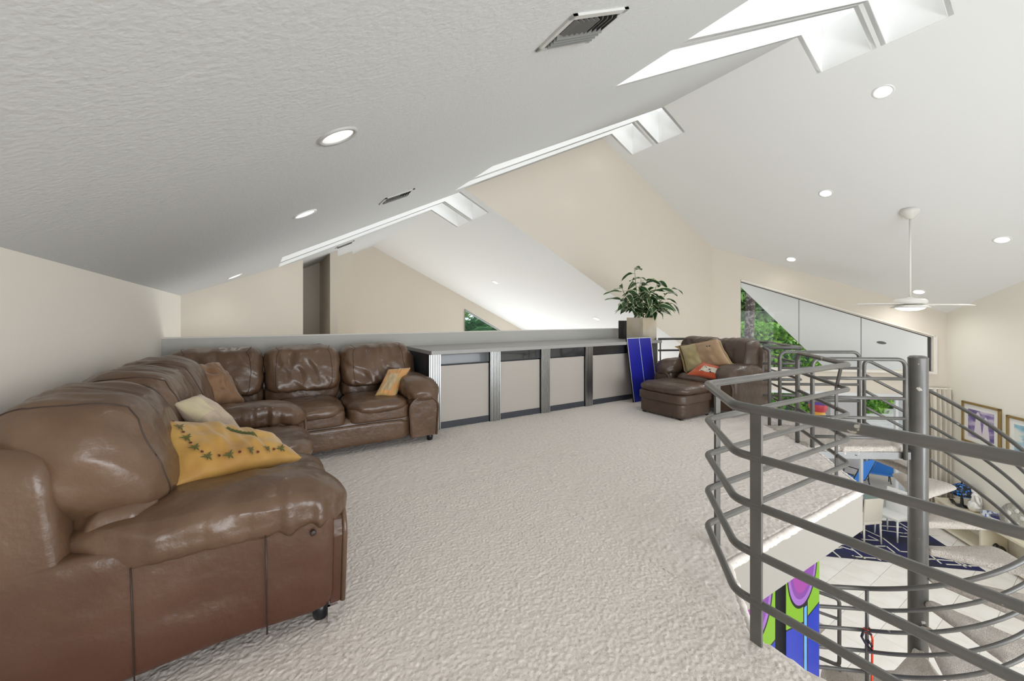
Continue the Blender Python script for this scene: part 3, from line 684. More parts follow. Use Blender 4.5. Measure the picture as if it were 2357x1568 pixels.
for k in range(7):
    pts=[yf(-.05+.09*k*.6+.10*t,.30-.05*k+.35*t-.5*t*t,1)+Vector((0,0,.004)) for t in (0,.25,.5,.75,1)]
    mb.tube(pts,[.0015,.005,.006,.004,.001],4)
mb.out('palm_motif',M['olive'],yp)
M['cream_f']=fabric('cream_patchwork',(.60,.50,.32),(.50,.42,.28),5); M['pinkb']=fabric('pinkish_beige_suede',(.52,.41,.30),(.42,.33,.24),9); M['mocha']=fabric('mocha_velvet',(.19,.095,.042),(.26,.135,.062),3,.6)
pillow('cream and beige patchwork pillow standing behind the gold palm pillow on the near sofa',(-.24,2.72,.70),basis((.55,-.62,-.42),(.36,.10,.90)),.44,.44,.13,M['pinkb'],seed=8,patch=[(M['cream_f'],-1,-.1,.2,1)],wr=.02,cor=[(-.10,2.42,.62),(-.06,2.62,.61),(-.29,2.82,.87),(-.37,2.60,.87)])
pillow('crumpled mocha brown velvet pillow in the corner where the two sofas meet',(-.36,4.13,.74),basis((.78,-.42,-.42),(.25,.35,.88)),.66,.50,.20,M['mocha'],seed=12,wr=.05,cor=[(-.36,3.84,.60),(-.10,4.02,.57),(-.30,4.28,.91),(-.55,3.98,.91)])
M['orange_f']=fabric('orange_gold_brocade',(.62,.30,.10),(.50,.36,.14),16,.7)
pillow('small orange and gold brocade pillow leaning on the right arm of the half-wall sofa',(1.20,4.30,.61),basis((.74,-.25,.42),(-.42,.10,.82)),.30,.40,.13,M['orange_f'],seed=15,wr=.02,cor=[onY(862,912,4.24),onY(908,919,4.18),onY(946,846,4.40),onY(893,850,4.44)],patch=[(fabric('tan_brocade',(.46,.34,.20),(.56,.42,.22),14),-.6,.3,-.7,.5)])
M['tan_f']=fabric('tan_suede',(.42,.27,.15),(.34,.21,.12),4); M['olivef']=fabric('olive_gold_satin',(.44,.35,.15),(.52,.43,.22),3); M['flange']=fabric('bronze_flange',(.34,.21,.07),(.26,.16,.05),5)
tp,tf=pillow('large tan and olive patchwork pillow with bronze flange on the armchair',(5.63,3.52,.70),basis((.10,-.95,.10),(.34,-.12,.90)),.56,.50,.16,M['tan_f'],seed=18,wr=.02,patch=[(M['olivef'],-1,-.08,-1,1)],flange=.05,mfl=M['flange'],cor=[onX(1580,858,5.36),onX(1686,842,5.38),onX(1652,780,5.56),onX(1564,797,5.56)])
mb=MB()
for a in(-1,1): mb.add([tf(.52,.45,1)+Vector((0,0,.004)),tf(.52+a*.10,.52,1)+Vector((0,0,.004)),tf(.52+a*.07,.40,1)+Vector((0,0,.004))],[(0,1,2)])
mb.out('printed_motif',M['seam'],tp)
M['red_f']=fabric('red_orange_cotton',(.66,.12,.035),(.55,.08,.02),4); M['zeb']=mat('black_white_print',(.75,.66,.55),.8,var=(9,(.02,.018,.016),.50,.53))
rp,rf=pillow('small red fringed pillow with a black and white animal print on the armchair',(5.33,3.30,.57),basis((.20,-.96,-.10),(.62,-.05,.72)),.40,.30,.11,M['red_f'],seed=21,wr=.01,patch=[(M['zeb'],-.3,1,-.35,.45)],cor=[onX(1577,865,5.20),onX(1652,873,5.16),onX(1668,848,5.30),onX(1618,834,5.36)])
mb=MB(); rng=random.Random(5)
for k in range(110):
    q=k/110*4; sd=int(q); r=q-sd; x,y=[(-1+2*r,-1),(1,-1+2*r),(1-2*r,1),(-1,1-2*r)][sd]
    p=rf(x,y,1); d=Vector((x*(abs(x)>.99),y*(abs(y)>.99),0)); mb.tube([p,p+d*.012+Vector((0,0,rng.uniform(-.005,.005))),p+d*.022+Vector((rng.uniform(-.006,.006),rng.uniform(-.006,.006),rng.uniform(-.008,.004)))],.0016,3)
fr=mb.out('fringe',M['red_f'],rp); fr['kind']='stuff'
# ------------------------------------------------------------------ long counter
YC=4.38
def cx_(u): return onY(u,800,YC).x
ct=empty('long_counter',(3.6,YC,0),0,'long grey counter with four beige panels between ribbed metal pilasters along the half wall','counter')
def cbox(name,x0,x1,y0,y1,z0,z1,m,par=ct,bevel=0):
    mb=MB(); mb.box(((x0+x1)/2-3.6,(y0+y1)/2-YC,(z0+z1)/2),(x1-x0,y1-y0,z1-z0)); return mb.out(name,m,par,bevel=bevel)
CE=5.66; CZ=.915
cbox('worktop',1.64,CE,YC-.07,5.235,CZ-.045,CZ,M['worktop'],bevel=.004)
pil=[(cx_(985.7),cx_(1013.6)),(cx_(1126.5),cx_(1150.5)),(cx_(1243.9),cx_(1264.5)),(cx_(1345.8),cx_(1362.5)),(5.47,5.62)]
cbox('side_panel',1.655,1.675,YC+.03,5.23,.0,CZ-.045,M['plinth'])
cbox('back_body',1.68,CE-.05,YC+.05,5.22,.0,CZ-.046,M['plinth'])
for i,(a,b) in enumerate(pil):
    if i<4:
        p=cbox('pilaster',a,b,YC-.012,YC+.05,.0,CZ-.046,M['groove'])
        n=7; wd=(b-a)/n
        rm=MB(); rm.box((0,0,0),(wd*.62,.012,CZ-.05)); R0=None
        for k in range(n):
            if R0 is None: o=R0=rm.out('rib',M['alu'],p)
            else: o=R0.copy(); COL.objects.link(o)
            o.location=(a+wd*(k+.5)-3.6,-.017,(CZ-.05)/2+.002)
    else: cbox('end_post',a,b,YC-.012,YC+.05,.0,CZ-.046,M['rail'])
    if i<4:
        c0,c1=b+.004,pil[i+1][0]-.004
        cbox('panel',c0,c1,YC+.012,YC+.04,.075,CZ-.185,M['panel'],bevel=.002)
        cbox('top_band',c0,c1,YC+.002,YC+.045,CZ-.17,CZ-.05,M['blacks'],bevel=.004)
        cbox('plinth',c0,c1,YC+.005,YC+.04,.0,.075,M['plinth'])
# planter, plant, black box, blue board
pc=Vector((5.50,4.60,CZ))
po=empty('potted_plant',pc,0,'tall variegated rubber plant in a square brushed metal planter on the counter end','plant')
mb=MB(); w_=.172; H_=.375
prof=[(w_,w_),(w_,-w_),(-w_,-w_),(-w_,w_)]
outr=[(a,b) for a,b in prof]; inr=[(a*.95,b*.95) for a,b in prof]
vs=[(x,y,0) for x,y in outr]+[(x,y,H_) for x,y in outr]+[(x,y,H_) for x,y in inr]+[(x,y,H_-.05) for x,y in inr]
mb.add(vs,[(0,1,2,3)]+[(i,(i+1)%4,4+(i+1)%4,4+i) for i in range(4)]+[(4+i,4+(i+1)%4,8+(i+1)%4,8+i) for i in range(4)]+[(8+i,8+(i+1)%4,12+(i+1)%4,12+i) for i in range(4)])
pp=mb.out('planter',M['steelpot'],po); pass
mb=MB(); mb.box((0,0,H_-.055),(.32,.32,.01)); o=mb.out('soil',M['soil'],po)
rng=random.Random(11)
def bigleaf(L,W,droop,seed):
    vs=[];fs=[];ed=[]; n=7; m_=4
    for i in range(n+1):
        t=i/n; w=W*math.sin(PI*min(1,t**.8))**.8*(1-.15*t)
        for j in range(-m_,m_+1):
            s=j/m_; x=s*w/2; y=t*L; z=-droop*t*t*L+abs(s)*w*.18+.006*math.sin(9*t+seed+s*2)
            vs.append((x,y,z)); ed.append(max(abs(s),1 if t>.97 else 0)**1)
    c=2*m_+1
    for i in range(n):
        for j in range(2*m_): a=i*c+j; fs.append((a,a+1,a+1+c,a+c))
    me=mesh(vs,fs); at=me.attributes.new('edge','FLOAT','POINT'); at.data.foreach_set('value',ed); return me
lms=[bigleaf(.20,.105,.35,0),bigleaf(.18,.10,.6,2),bigleaf(.23,.11,.2,4),bigleaf(.16,.09,.8,6)]
for me in lms: me.materials.append(M['leaf']); me.shade_smooth()
stems=[((-.04,.0),(-.12,.05,.84),1),((-.02,.05),(.02,.02,.66),1),((.06,.0),(.26,-.14,.62),1),((-.08,.02),(-.30,.16,.50),1),((.08,-.04),(.36,-.26,.44),1),((0,-.08),(-.05,-.16,.42),1),((-.08,-.06),(-.34,.10,.26),1),((.08,.03),(.40,-.20,.26),1),((.02,.06),(.12,.12,.46),1),((-.03,-.06),(-.18,-.10,.22),1),((.05,-.06),(.20,-.24,.18),1),((-.06,.0),(-.26,.02,.14),1),((.0,-.08),(.02,-.26,.14),1),((.08,.0),(.30,-.06,.12),1),((-.02,.02),(-.06,-.04,.34),1)]
nl=0
for si,((bx,by),(tx,ty,tz),_) in enumerate(stems):
    p0=Vector((bx,by,H_-.06)); p2=Vector((tx,ty,H_+tz)); p1=(p0+p2)/2+Vector((bx*.8,by*.8,.12))
    pts=[p0*(1-t)**2+p1*2*t*(1-t)+p2*t*t for t in [k/8 for k in range(9)]]
    mb=MB(); mb.tube(pts,[.008-.0006*k for k in range(9)],6); sm=mb.out('stem',M['stem'],po,True)
    cnt=9
    for k in range(cnt):
        t=.38+.62*(k+.8)/cnt; b=p0*(1-t)**2+p1*2*t*(1-t)+p2*t*t
        az=k*2.4+si*1.1; el=rng.uniform(-.1,.7)
        d=Vector((math.cos(az)*math.cos(el),math.sin(az)*math.cos(el),math.sin(el))); e=b+d*rng.uniform(.03,.09)
        mb=MB(); mb.tube([b,(b+e)/2+Vector((0,0,.01)),e],.0025,5); 
        o=link('leaf',lms[rng.randrange(4)],None,po); o.location=e
        yax=Vector((d.x,d.y,d.z*.6-.22)).normalized(); zax=Vector((0,0,1)); zax=(zax-yax*zax.dot(yax)).normalized(); zax=(Matrix.Rotation(rng.uniform(-.7,.7),3,yax)@zax); xax=yax.cross(zax)
        o.rotation_euler=Matrix((xax,yax,zax)).transposed().to_euler(); sc=rng.uniform(.9,1.35); o.scale=(sc,sc,sc)
        q=mb.out('leaf_stalk',M['stem'],o,True); q.matrix_parent_inverse=Matrix.Identity(4)
        mw=Matrix.LocRotScale(o.location,o.rotation_euler,o.scale).inverted(); q.data.transform(mw); nl+=1
bx=MB(); bx.box((0,0,.175),(.125,.11,.32)); b=bx.out('speaker_box',M['black'],None,bevel=.005); b.location=(5.45,4.96,CZ-.013)
tag(b,'small black box speaker standing on the counter left of the planter','speaker')
bl=empty('table_tennis_top',(5.10,4.18,0),0,'upright blue tabletop board with a white centre line leaning on the counter end','board')
bl.rotation_euler=Matrix.Rotation(R(-8.5),3,'X').to_euler()
mb=MB(); mb.box((0,0,.49),(.56,.02,.98)); mb.out('board',M['blue'],bl)
mb=MB(); mb.box((0,-.0115,.49),(.006,.003,.97)); mb.box((-.276,-.0115,.49),(.008,.003,.98)); mb.box((.276,-.0115,.49),(.008,.003,.98)); mb.box((0,-.0115,.976),(.56,.003,.008)); mb.out('white_line',M['white'],bl)
mb=MB(); mb.box((-.283,0,.49),(.006,.024,.98)); mb.out('edge_strip',M['black'],bl)
mb=MB(); mb.box((0,0,.24),(.13,.5,.48)); b=mb.out('floor_speaker',M['black'],None,bevel=.008); b.location=(XL+.075,2.65,0)
tag(b,'black cabinet standing in the gap between the near sofa and the left wall','cabinet')
# ------------------------------------------------------------------ railings
TOP=.93; DZ=.1925
def rails(t,path,zs=None,rad=.03,close=None,r0=.020,r1=.0155,m=None,zoff=0):
    zs=zs or [TOP-DZ*k for k in range(5)]
    for k,z in enumerate(zs):
        mb=MB(); mb.tube(fillet([(x,y,z) for x,y in path],.05,5),r0 if k==0 else r1,12); mb.out('rail',m or M['rail'],t,True)
def post(t,x,y,z0,z1,w=.044,d=.014,rz=0,m=None):
    mb=MB(); mb.box((x,y,(z0+z1)/2),(w,d,z1-z0),rz); return mb.out('post',m or M['rail'],t,bevel=.002)
def rpost(t,x,y,z0,z1,r=.018):
    mb=MB(); mb.tube([(x,y,z0),(x,y,z1)],r,12); return mb.out('post',M['rail'],t,True)
P3=onz(1692,934,TOP); P4=onz(1627,884.6,TOP); P5=onz(1954,839.5,TOP); P6=Vector((*cw((1840-CX)/F*4.1,4.1),TOP))
rail=empty('loft_railing',(P3.x,P3.y,0),0,'chipped grey five-bar metal railing zigzagging round the near loft edge','railing','grey metal railings')
def loc(t,pts): return [(p[0]-t.location.x,p[1]-t.location.y) for p in pts]
xr=P3.x-.005
zs=[TOP-DZ*k for k in range(5)]
pth=[(xr+.0,-.9),(xr,-.2),(P3.x,P3.y),(P4.x,P4.y),(P5.x,P5.y),(P6.x,P6.y)]
for k,z in enumerate(zs):
    pts=[(x-P3.x,y-P3.y,z) for x,y in pth]
    if k==0:
        dv=(P6-P5).normalized(); pts=pts[:-1]+[(P6.x-P3.x,P6.y-P3.y,z),(P6.x+dv.x*.05-P3.x,P6.y+dv.y*.05-P3.y,z-.06),(P6.x+dv.x*.055-P3.x,P6.y+dv.y*.055-P3.y,0.0)]
    mb=MB(); mb.tube(fillet(pts,.045,6),.0205 if k==0 else .0165,14); mb.out('rail',M['railc'],rail,True)
b0=onz(1746,1477); post(rail,xr-P3.x,b0.y-P3.y+.0,-.002,TOP-.01,.014,.044,0,M['railc'])
b1=Vector((*cw((1651-CX)/F*2.28,2.28),0)); post(rail,b1.x-P3.x,b1.y-P3.y,-.002,TOP-.01,.044,.014)
b2=onz(1925,1094); 
mb=MB(); q=Vector((P5.x-.06,P5.y+.0,0)); mb.tube([(b2.x-P3.x,b2.y-P3.y,0),(b2.x-P3.x,b2.y-P3.y,TOP-2*DZ+.04),(b2.x-P3.x,b2.y-P3.y,TOP-DZ-.02),(P5.x-.055-P3.x,P5.y+.03-P3.y,TOP-.01)],.0125,4); mb.out('post',M['rail'],rail)
post(rail,xr-P3.x,-.45-P3.y,-.002,TOP-.01,.014,.044)
# panel guarding the near side of the landing
def archpanel(name,a,b,ztop,zb0,zb1,zr,label,r=.019,rc=.085,group='grey metal railings'):
    a=Vector((*a,0)); b=Vector((*b,0)); t=empty(name,a,0,label,'railing',group); d=b-a; u=d.normalized(); L=d.length
    pts=[Vector((0,0,zb0))]; 
    P=fillet([(0,0,zb0),(0,0,ztop),(d.x,d.y,ztop),(d.x,d.y,zb1)],rc,8)
    mb=MB(); mb.tube(P,r,12); mb.out('frame',M['rail'],t,True)
    for z in zr:
        mb=MB(); mb.tube([(0,0,z),(d.x,d.y,z)],.0165,12); mb.out('rail',M['rail'],t,True)
    return t
archpanel('landing_guard',cw((1870-CX)/F*4.0,4.0),cw((2084-CX)/F*3.93,3.93),.885,-.01,-.10,[.694,.50,.305,.11],'grey arched metal guard on the near side of the stair landing')
archpanel('landing_guard',cw((1795-CX)/F*4.78,4.78),cw((1977.5-CX)/F*4.75,4.75),.885,-.01,-.10,[.694,.50,.305,.11],'grey arched metal guard on the far side of the stair landing')
# far loft railing: corner tube, run behind the chair to the counter end
fr=empty('far_railing',(5.18,2.48,0),0,'grey metal railing running behind the armchair to the counter end','railing','grey metal railings')
qa=Vector((*cw((1757-CX)/F*4.86,4.86),0)); qb=Vector((*cw((1846-CX)/F*4.83,4.83),0)); qc=Vector((*cw((1773-CX)/F*5.69,5.69),0))
pf=[(qa.x,qa.y),(qb.x,qb.y),(6.22,2.92),(6.33,4.12),(5.68,4.40)]
o0=fr.location
for k,z in enumerate(zs):
    pts=[(x-o0.x,y-o0.y,z) for x,y in pf]
    mb=MB(); mb.tube(fillet(pts,.05,5),.0195 if k==0 else .016,10); mb.out('rail',M['rail'],fr,True)
pb=Vector((*cw((1771-CX)/F*4.79,4.79),0))
mb=MB(); mb.tube(fillet([(qa.x-o0.x,qa.y-o0.y,TOP),(pb.x-o0.x,pb.y-o0.y,TOP-.03),(pb.x-o0.x,pb.y-o0.y,-.002)],.07,6),.0175,12); mb.out('post',M['rail'],fr,True)
for x,y in((6.22,3.0),(6.30,3.9),(5.72,4.39)): rpost(fr,x-o0.x,y-o0.y,-.01,TOP-.01,.012)
# ------------------------------------------------------------------ spiral stair
SC=Vector((*cw((2113-CX)/F*4.0,4.0),0)); SR=.827
AX=Vector((CY,-SY,0)); AY=Vector((SY,CY,0))       # across / ahead
def sp(th,r,z=0): a=R(th); p=SC+AX*(r*math.sin(a))+AY*(r*math.cos(a)); return Vector((p.x,p.y,z))
st=empty('spiral_staircase',(SC.x,SC.y,ZF),0,'grey steel spiral staircase with shag-carpeted treads winding round a thick pole','staircase')
so=Vector((SC.x,SC.y,ZF))
mb=MB(); mb.tube([(0,0,0),(0,0,.885-ZF)],.0755,28); autosm(mb.out('centre_pole',M['railc'],st))
mb=MB(); mb.lathe([(.078,.885-ZF),(.078,.893-ZF),(.060,.912-ZF),(.045,.916-ZF)],(0,0,0),28); autosm(mb.out('pole_cap',M['rail'],st))
RISE=.245; DTH=RISE/.0085; NT=13
def fuzz(bm_pts,amp,sd): 
    return [p+Vector((noise.noise(p*40+Vector((sd,0,0))),noise.noise(p*40+Vector((0,sd,0))),noise.noise(p*40+Vector((0,0,sd)))))*amp for p in bm_pts]
def tread(th0,th1,z,k):
    """wedge with thick carpet wrapped round it"""
    n=10; nr=9; top=[];
    rs=[.07+(.79-.07)*i/nr for i in range(nr+1)]; vs=[];fs=[]
    prof=[(0,0),(1,0)]
    # closed loop across the width at each radius: top then underside
    cols=[]
    for r in rs:
        loop=[]; w0=sp(th0,r)-so; 
        ins=.0
        # widen near the pole so the tread keeps a hub width
        a0,a1=th0,th1
        mid=(a0+a1)/2; hw=max((a1-a0)/2,math.degrees(math.atan2(.055,r)))
        for i in range(n+1):
            a=mid-hw+2*hw*i/n; e=min(i,n-i)/n; zz=-.022*(1-min(1,e*6))**2; loop.append((a,z+zz))
        for i in range(n,-1,-1):
            a=mid-hw+2*hw*i/n; e=min(i,n-i)/n; loop.append((a,z-.075+.02*(1-min(1,e*6))**2))
        cols.append([sp(a,r,zz)-so for a,zz in loop])
    m_=len(cols[0])
    for c in cols: vs+=c
    vs=fuzz(vs,.010,k*3.3)
    for i in range(len(rs)-1):
        for j in range(m_): fs.append((i*m_+j,i*m_+(j+1)%m_,(i+1)*m_+(j+1)%m_,(i+1)*m_+j))
    fs+=[tuple(range(m_))[::-1],tuple(range((len(rs)-1)*m_,len(rs)*m_))]
    me=mesh(vs,fs); b=bmesh.new(); b.from_mesh(me); bmesh.ops.recalc_face_normals(b,faces=b.faces); b.to_mesh(me); b.free()
    o=link('tread',me,M['tread_carpet'],st,True); 
    s=o.modifiers.new('sub','SUBSURF'); s.levels=s.render_levels=2
    return o
for k in range(1,NT+1):
    lead=69+DTH*(k-2); tread(lead-DTH-12,lead,-RISE*k,k)
# landing: steel edge channel and carpet
l0=[(2.97,4.02),(3.06,4.78),(4.12,4.76),(4.05,4.03),(3.90,3.93)]
def lc(p,z): x,y=cw(*p); return (x-SC.x,y-SC.y,z-ZF)
ld=MB(); 
lp=[(2.94,3.99),(3.12,4.86),(4.10,4.74),(4.12,4.14),(3.93,3.95)]
n=len(lp); ld.add([lc(p,-.105) for p in lp]+[lc(p,-.035) for p in lp],[tuple(range(n))[::-1],tuple(range(n,2*n))]+[(i,(i+1)%n,n+(i+1)%n,n+i) for i in range(n)])
ld.out('landing_plate',M['rail'],st)
# fuzzy carpet on the landing
def polyfill(pl,st_,zf):
    vs=[];fs=[];ids={}
    xs=[p[0] for p in pl]; ys=[p[1] for p in pl]; nx=int((max(xs)-min(xs))/st_)+1; ny=int((max(ys)-min(ys))/st_)+1
    for i in range(nx+1):
        for j in range(ny+1):
            p=(min(xs)+i*st_,min(ys)+j*st_)
            if inside(pl,*p): ids[i,j]=len(vs); vs.append(p)
    for (i,j) in ids:
        if (i+1,j) in ids and (i,j+1) in ids and (i+1,j+1) in ids: fs.append((ids[i,j],ids[i+1,j],ids[i+1,j+1],ids[i,j+1]))
    edge={}
    for f in fs:
        for a,b in zip(f,f[1:]+f[:1]): edge[(a,b)]=1
    bd=[(a,b) for (a,b) in edge if (b,a) not in edge]; bn=set(x for e in bd for x in e)
    V=[lc(p,zf-(.012 if i in bn else 0)) for i,p in enumerate(vs)]; k=len(V)
    mp={b:k+q for q,b in enumerate(sorted(bn))}
    for b in sorted(bn): V.append(lc(vs[b],zf-.075))
    F2=fs+[(b,a,mp[a],mp[b]) for a,b in bd]
    V=[Vector(v) for v in V]; V=fuzz(V,.011,9.1); return V,F2
V,F2=polyfill([(2.93,3.99),(3.04,4.84),(4.08,4.72),(4.05,4.12),(3.87,3.955)],.022,.012)
o=link('landing_carpet',mesh(V,F2),M['tread_carpet'],st,True)
for u,v in((1972,1048.8),(2055,1052)):
    p=atd(u,v,3.965); mb=MB(); mb.lathe([(.006,0),(.006,.004)],(p.x-SC.x,p.y-SC.y,p.z-ZF),8,Matrix.Rotation(R(90),3,'X')); mb.out('bolt',M['chrome'],st)
# helical handrails
def zh(th): return .806-.0085*(th-12)
THE=250
def helix(off,r,first=False):
    pts=[]
    for k in range(61):
        th=12+(THE-12)*k/60; pts.append(sp(th,SR,zh(th)-off)-so)
    # straight tail leaving towards the underside of the loft
    e=pts[-1]; d=(pts[-1]-pts[-2]).normalized(); d2=Vector((d.x,d.y,-.22)).normalized(); td=(-AX*.97+AY*.25)
    for k in range(1,6): pts.append(e+Vector((td.x,td.y,-.10))*(.14*k))
    if first:
        st0=pts[0]; top=[Vector((st0.x,st0.y,st0.z-.55)),st0-Vector((0,0,.10))]
        a=pts[0]; arch=[]
        for k in range(7):
            an=PI/2*k/6
            arch.append(Vector(a)+Vector((0,0,-.09*(1-math.sin(an))))+(Vector(pts[1])-Vector(a)).normalized()*(.09*(1-math.cos(an))-.0))
        pts=[Vector((a.x,a.y,a.z-.80))]+arch+[p for p in pts[1:] if (p-a).length>.10]
    mb=MB(); mb.tube(pts,r,12); return mb.out('handrail' if first else 'rail',M['railc'] if not first else M['rail'],st,True)
for k in range(5): helix(k*DZ,.0195 if k==0 else .016,k==0)
for th in (150,249):
    p=sp(th,SR)-so; z=zh(th)-ZF; mb=MB(); mb.tube([(p.x,p.y,z-.99),(p.x,p.y,z-.01)],.0145,10); mb.out('post',M['rail'],st,True)
# guard at the foot of the stair
ga=Vector((*cw((1932-CX)/F*4.25,4.25),0))
gt=empty('lower_guard',(ga.x,ga.y,ZF),0,'short grey round-cornered metal guard at the lower end of the spiral stair','railing','grey metal railings')
zt_=EYE-(1380-V0)*4.25/F-ZF; zb_=EYE-(1533-V0)*4.25/F-ZF
dd=-AX*.75+AY*.35
mb=MB(); mb.tube(fillet([(dd.x,dd.y,zt_+.12),(0,0,zt_),(0,0,zb_),(dd.x,dd.y,zb_+.12)],.05,6),.018,12); mb.out('frame',M['rail'],gt,True)
for f in(.30,): mb=MB(); mb.tube([(dd.x,dd.y,zt_+.10-(zt_-zb_)*f),(0,0,zt_-(zt_-zb_)*f)],.015,10); mb.out('rail',M['rail'],gt,True)
mb=MB(); mb.tube([(0,0,0),(0,0,zb_)],.016,10); mb.out('post',M['rail'],gt,True)
# leash tied on a stair post
pp=sp(249,SR); zz=zh(249)-.40
ls=empty('dog_leash',(pp.x,pp.y,zz),0,'red and black leash looped round a post of the spiral stair','leash')
mb=MB(); mb.tube([(.022*math.cos(a),.022*math.sin(a),.004*a-.01) for a in [k*.5 for k in range(26)]],.006,6); mb.tube([AX*.02-AY*.02,AX*.026-AY*.03+Vector((0,0,-.05)),AX*.018-AY*.035+Vector((0,0,-.12)),AX*.012-AY*.035+Vector((0,0,-.75))],.0085,6); mb.out('red_strap',M['red'],ls,True)
mb=MB(); mb.tube([AX*.01-AY*.03,-AX*.03-AY*.03+Vector((0,0,.03)),-AX*.055-AY*.03+Vector((0,0,.035)),-AX*.075-AY*.03+Vector((0,0,-.02)),-AX*.04-AY*.03+Vector((0,0,-.08)),AX*.012-AY*.035+Vector((0,0,-.14)),AX*.015-AY*.035+Vector((0,0,-.10)),-AX*.02-AY*.035+Vector((0,0,-.05))],.0105,6); mb.out('black_handle',M['pstrap'],ls,True)
# ------------------------------------------------------------------ ceiling fittings
NL=Vector((SA,0,-1)).normalized(); NR=Vector((-SB,0,-1)).normalized()
def frame_of(n,x=None):
    n=Vector(n).normalized(); x=Vector(x or (0,1,0)); x=(x-n*x.dot(n)).normalized(); y=n.cross(x); return Matrix((x,y,n)).transposed()
def downlight(p,n,r,label,on=True,deep=False,power=5):
    t=empty('ceiling_light',p,0,label,'ceiling light','round recessed ceiling lights'); t.rotation_euler=frame_of(n).to_euler()
    mb=MB(); mb.lathe([(r*.82,-.02),(r*.80,.006),(r,.008),(r*1.02,0),(r*1.02,-.01)],(0,0,0),28)
    # ring open in the middle
    mb=MB(); seg=28; prof=[(r*.80,-.015),(r*.80,.007),(r*.98,.009),(r*1.02,.0)]
    vs=[(a*math.cos(2*PI*k/seg),a*math.sin(2*PI*k/seg),z) for a,z in prof for k in range(seg)]
    mb.add(vs,[(i*seg+k,i*seg+(k+1)%seg,(i+1)*seg+(k+1)%seg,(i+1)*seg+k) for i in range(3) for k in range(seg)]); mb.out('trim_ring',M['lampring'] if deep else M['white'],t,True)
    mb=MB(); mb.lathe([(r*.79,0),(r*.79,.003),(r*.6,.006),(r*.2,.007)],(0,0,0),28); mb.out('lens',M['lensdim'] if deep else M['lens'],t,True)
    l=bpy.data.lights.new('downlight','SPOT'); l.energy=power; l.spot_size=R(150); l.spot_blend=1; l.shadow_soft_size=.08; l.color=(1,.98,.95)
    o=bpy.data.objects.new('downlight_glow',l); COL.objects.link(o); o.location=Vector(p)+Vector(n)*.03; o.rotation_euler=(-Vector((n[0]*.5,n[1]*.5,-1))).to_track_quat('Z','Y').to_euler()
    return t
downlight(onL(777,313),NL,.094,'large recessed light with a grey trim ring, nearest one on the low sloped ceiling',deep=True,power=3)
downlight(onL(702,492),NL,.094,'recessed light second along the low sloped ceiling above the sofas',power=5)
downlight(onL(540,636),NL,.094,'recessed light farthest along the low sloped ceiling near the diagonal wall',power=5)
for u,v,r,l in [(2033,211,.118,'recessed light highest on the great room slope, below the near skylights'),(1901,445,.11,'recessed light on the great room slope left of the fan canopy'),
  (1821,597,.11,'recessed light on the great room slope just above the window wall'),(2115,672,.115,'recessed light just above the fan motor housing'),(2307,552,.11,'recessed light on the great room slope at the right picture edge')]:
    downlight(onR(u,v),NR,r,l,power=8 if u==1821 else 50)
for u,v,l in [(1140,650,'recessed light highest on the far white slope'),(1205,737,'recessed light low on the far white slope near the small window'),(1373,734,'recessed light on the far white slope left of the plant')]:
    downlight(onR2(u,v),NR,.095,l,power=14)
def vent(p0,sx,sy,label,n=NL,tw=0):
    t=empty('air_vent',p0,0,label,'air vent','rectangular ceiling air vents'); fm=frame_of(n,(math.sin(R(tw)),math.cos(R(tw)),0)); t.rotation_euler=fm.to_euler()
    mb=MB(); b=.028
    for c,d in(((0,sy/2-b/2),(sx,b)),((0,-sy/2+b/2),(sx,b)),((sx/2-b/2,0),(b,sy)),((-sx/2+b/2,0),(b,sy))): mb.box((*c,.004),(*d,.012))
    mb.out('vent_frame',M['vent'],t)
    mb=MB(); mb.box((0,0,.001),(sx-.04,sy-.04,.004)); mb.out('duct_shade',M['ventd'],t)  # flush dark sheet, the shade of the duct opening put into colour
    # louvres of a three-way grille
    L0=None
    for k in range(4):
        mb=MB(); mb.box((sx/2-.05-k*.022,0,.014),(.022,sy-.06,.002),mtx=Matrix.Rotation(R(-50),3,'Y')); mb.out('louvre',M['louv'],t)
    nn=9
    for k in range(nn):
        y=-sy/2+.05+(sy-.10)*k/(nn-1); s=1 if k<nn/2 else -1
        mb=MB(); mb.box((-.05,y,.014),(sx-.16,.022,.002),mtx=Matrix.Rotation(R(50*s),3,'X')); mb.out('louvre',M['louv'],t)
    return t
p=[onL(1330,15),onL(1440,10),onL(1225,127),onL(1400,70)]
vent((onL(1338,66)),.26,.36,'near air vent with dark louvres high on the sloped ceiling')
vent((onL(913,452)),.26,.36,'air vent farther along the low sloped ceiling beyond the nearest light')
vent((onL(793,563)),.22,.34,'small air vent high on the far slope above the pillar')
# smoke-stained patch left out; fan
fc=onR(2095,488); fh=fc.z; d_=fc.x*SY+fc.y*CY
fz=EYE+(V0-701)*d_/F
fan=empty('ceiling_fan',(fc.x,fc.y,fz),0,'white three-blade ceiling fan with a lit bowl on a long rod','ceiling fan')
mb=MB(); mb.lathe([(.02,fh-fz-.13),(.05,fh-fz-.12),(.13,fh-fz-.02),(.15,fh-fz+.05)],(0,0,0),28); mb.out('canopy',M['fan'],fan,True)
mb=MB(); mb.tube([(0,0,.10),(0,0,fh-fz-.1)],.016,12); mb.out('rod',M['fan'],fan,True)
mb=MB(); mb.lathe([(.02,.14),(.06,.115),(.19,.10),(.225,.07),(.225,.03),(.20,.01),(.05,0)],(0,0,0),32); mb.out('motor_housing',M['fan'],fan,True)
mb=MB(); mb.lathe([(.08,.0),(.20,-.01),(.27,-.05),(.25,-.062),(.19,-.06)],(0,0,0),32); mb.out('light_ring',M['fan'],fan,True)
